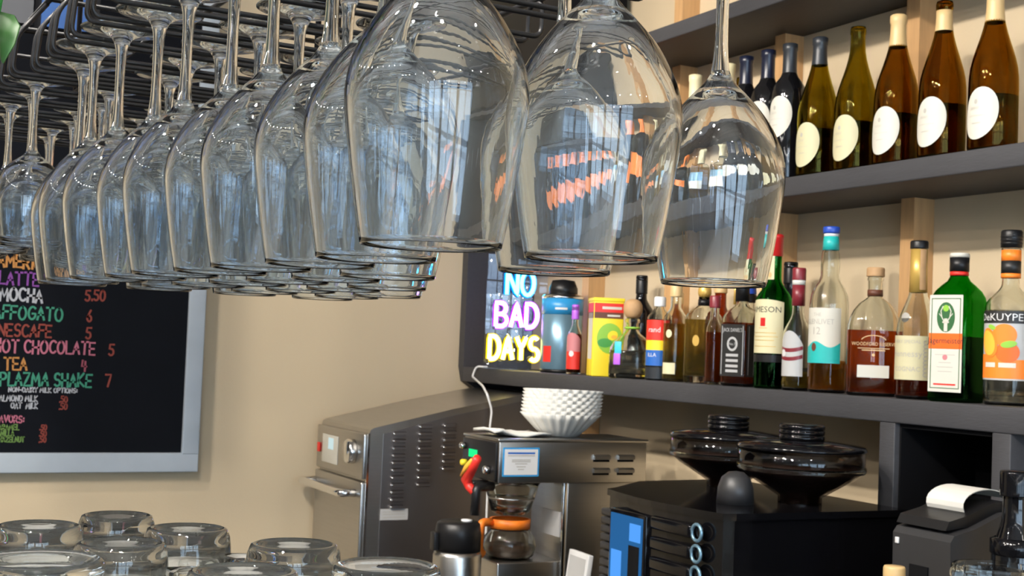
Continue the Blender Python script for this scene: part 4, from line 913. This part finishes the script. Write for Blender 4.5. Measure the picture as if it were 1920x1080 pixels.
b = bottle('black_pump_bottle', 'tall black bottle at the right edge before the shelf divider', (1.60, 1.452, .76), 'g_dark', round_prof(.52, .034, .41, .47, .020), None, solid=True, group='items on the back counter'); cap(b, 'blackg', .50, .538, .024)
lathe('collar', 'blackg', b, [(.034, .412), (.0365, .415), (.0365, .435), (.030, .438)], 28)
b = bottle('corked_bottle', 'bottle with a blond cork peeping in beside the printer', (1.45, 1.545, .76), 'g_dark', round_prof(.365, .038, .24, .305, .013), None, solid=True, group='items on the back counter'); cap(b, 'tan_foil', .3655, .386, .0165, 'cork_stopper')
cg = thing('cut_glass', 'clear cut-glass tumbler at the bottom right below the printer', 'glass', (1.45, 1.352, .938))
tag(box('riser_box', 'greyp', None, 1.36, 1.50, 1.24, 1.44, .76, .938, .004), 'graphite riser box under the cut-glass tumbler', 'box')
lathe('glass_body', 'mug_glass', cg, shell([(0, 0), (.040, 0), (.044, .004), (.047, .06), (.050, .14), (.054, .20), (.056, .236), (.055, .240)], .004, .014), 16, smooth=False)
lathe('rim_band', 'mug_glass', cg, [(.0568, .216), (.0584, .220), (.0584, .228), (.0568, .232)], 32)

# ------------------------------------------------------------------ upturned glass mugs on the bar
def mug(x, y, r, h, label, handle=None, style=0, thin=.004):
    m = thing('glass_mug' if handle is not None else 'drinking_glass', label, 'mug' if handle is not None else 'glass', (x, y, 1.187), 0, 'upturned glassware on the bar')
    if style == 0:      # rounded heel with a recessed foot
        o = [(r * 1.06, 0), (r * 1.10, .001), (r * 1.10, .006), (r * 1.05, h * .4), (r * 1.03, h * .8), (r * 1.02, h - .016), (r * .99, h - .007), (r * .92, h - .001), (r * .84, h), (r * .78, h - .002), (r * .72, h - .005), (0, h - .006)]
        i = [(0, h - .016), (r * .72, h - .016), (r * .88, h - .022), (r * .95, h * .7), (r * .97, h * .4), (r * 1.02, .002), (r * 1.06, 0)]
    else:               # flared foot ring above a waist
        o = [(r * .92, 0), (r * .96, .001), (r * .96, .006), (r * .84, h * .5), (r * .78, h - .026), (r * .80, h - .018), (r * .96, h - .012), (r, h - .007), (r * .97, h - .002), (r * .88, h), (r * .80, h - .002), (r * .70, h - .007), (0, h - .009)]
        i = [(0, h - .020), (r * .55, h - .020), (r * .68, h - .028), (r * .76, h * .5), (r * .88, .002), (r * .92, 0)]
    lathe('body', 'mug_glass', m, o + i, 44)
    if handle is not None:
        a = handle; c, s_ = math.cos(a), math.sin(a); q = r * 1.03
        tube('handle', 'mug_glass', m, round_path([(c * q, s_ * q, h * .78), (c * (q + .030), s_ * (q + .030), h * .80), (c * (q + .030), s_ * (q + .030), h * .25), (c * q, s_ * q, h * .22)], .012), .0062, 10)
HM = .108
mug(.154, 1.118, .0345, HM, 'clear glass mug upturned in the back row at the left edge', R(-70))
mug(.224, 1.168, .0315, HM, 'clear glass mug mostly hidden behind the leftmost back mug', R(-20))
mug(.262, 1.075, .0340, HM + .001, 'clear glass mug with rounded heel left of the cream-topped glass', R(-40))
mug(.200, 1.022, .0345, HM - .001, 'clear glass mug upturned in the middle row', R(-25))
mug(.132, .955, .0450, HM, 'wide clear glass upturned at the front left', None, 1)
mug(.322, .985, .0355, HM, 'clear glass upturned before the tan wall beside the oven', None)
mug(.256, .890, .0390, HM - .002, 'clear glass upturned in the front row left of the lone glass', None)
mug(.356, .880, .0385, HM, 'lone clear glass with flared foot upturned nearest the airpot', None, 1)

# every thing's Empty stands at its own base
for o in [o for o in sc.objects if o.type == 'EMPTY' and o.parent is None and tuple(o.location) == (0, 0, 0) and o.rotation_euler.z == 0]:
    P = [ch.matrix_basis @ v.co for ch in o.children if ch.type == 'MESH' for v in ch.data.vertices]
    lo = Vector([min(p[i] for p in P) for i in range(3)]); hi = Vector([max(p[i] for p in P) for i in range(3)])
    c = Vector(((lo.x + hi.x) / 2, (lo.y + hi.y) / 2, lo.z)); o.location = c
    for ch in o.children: ch.location = ch.location - c
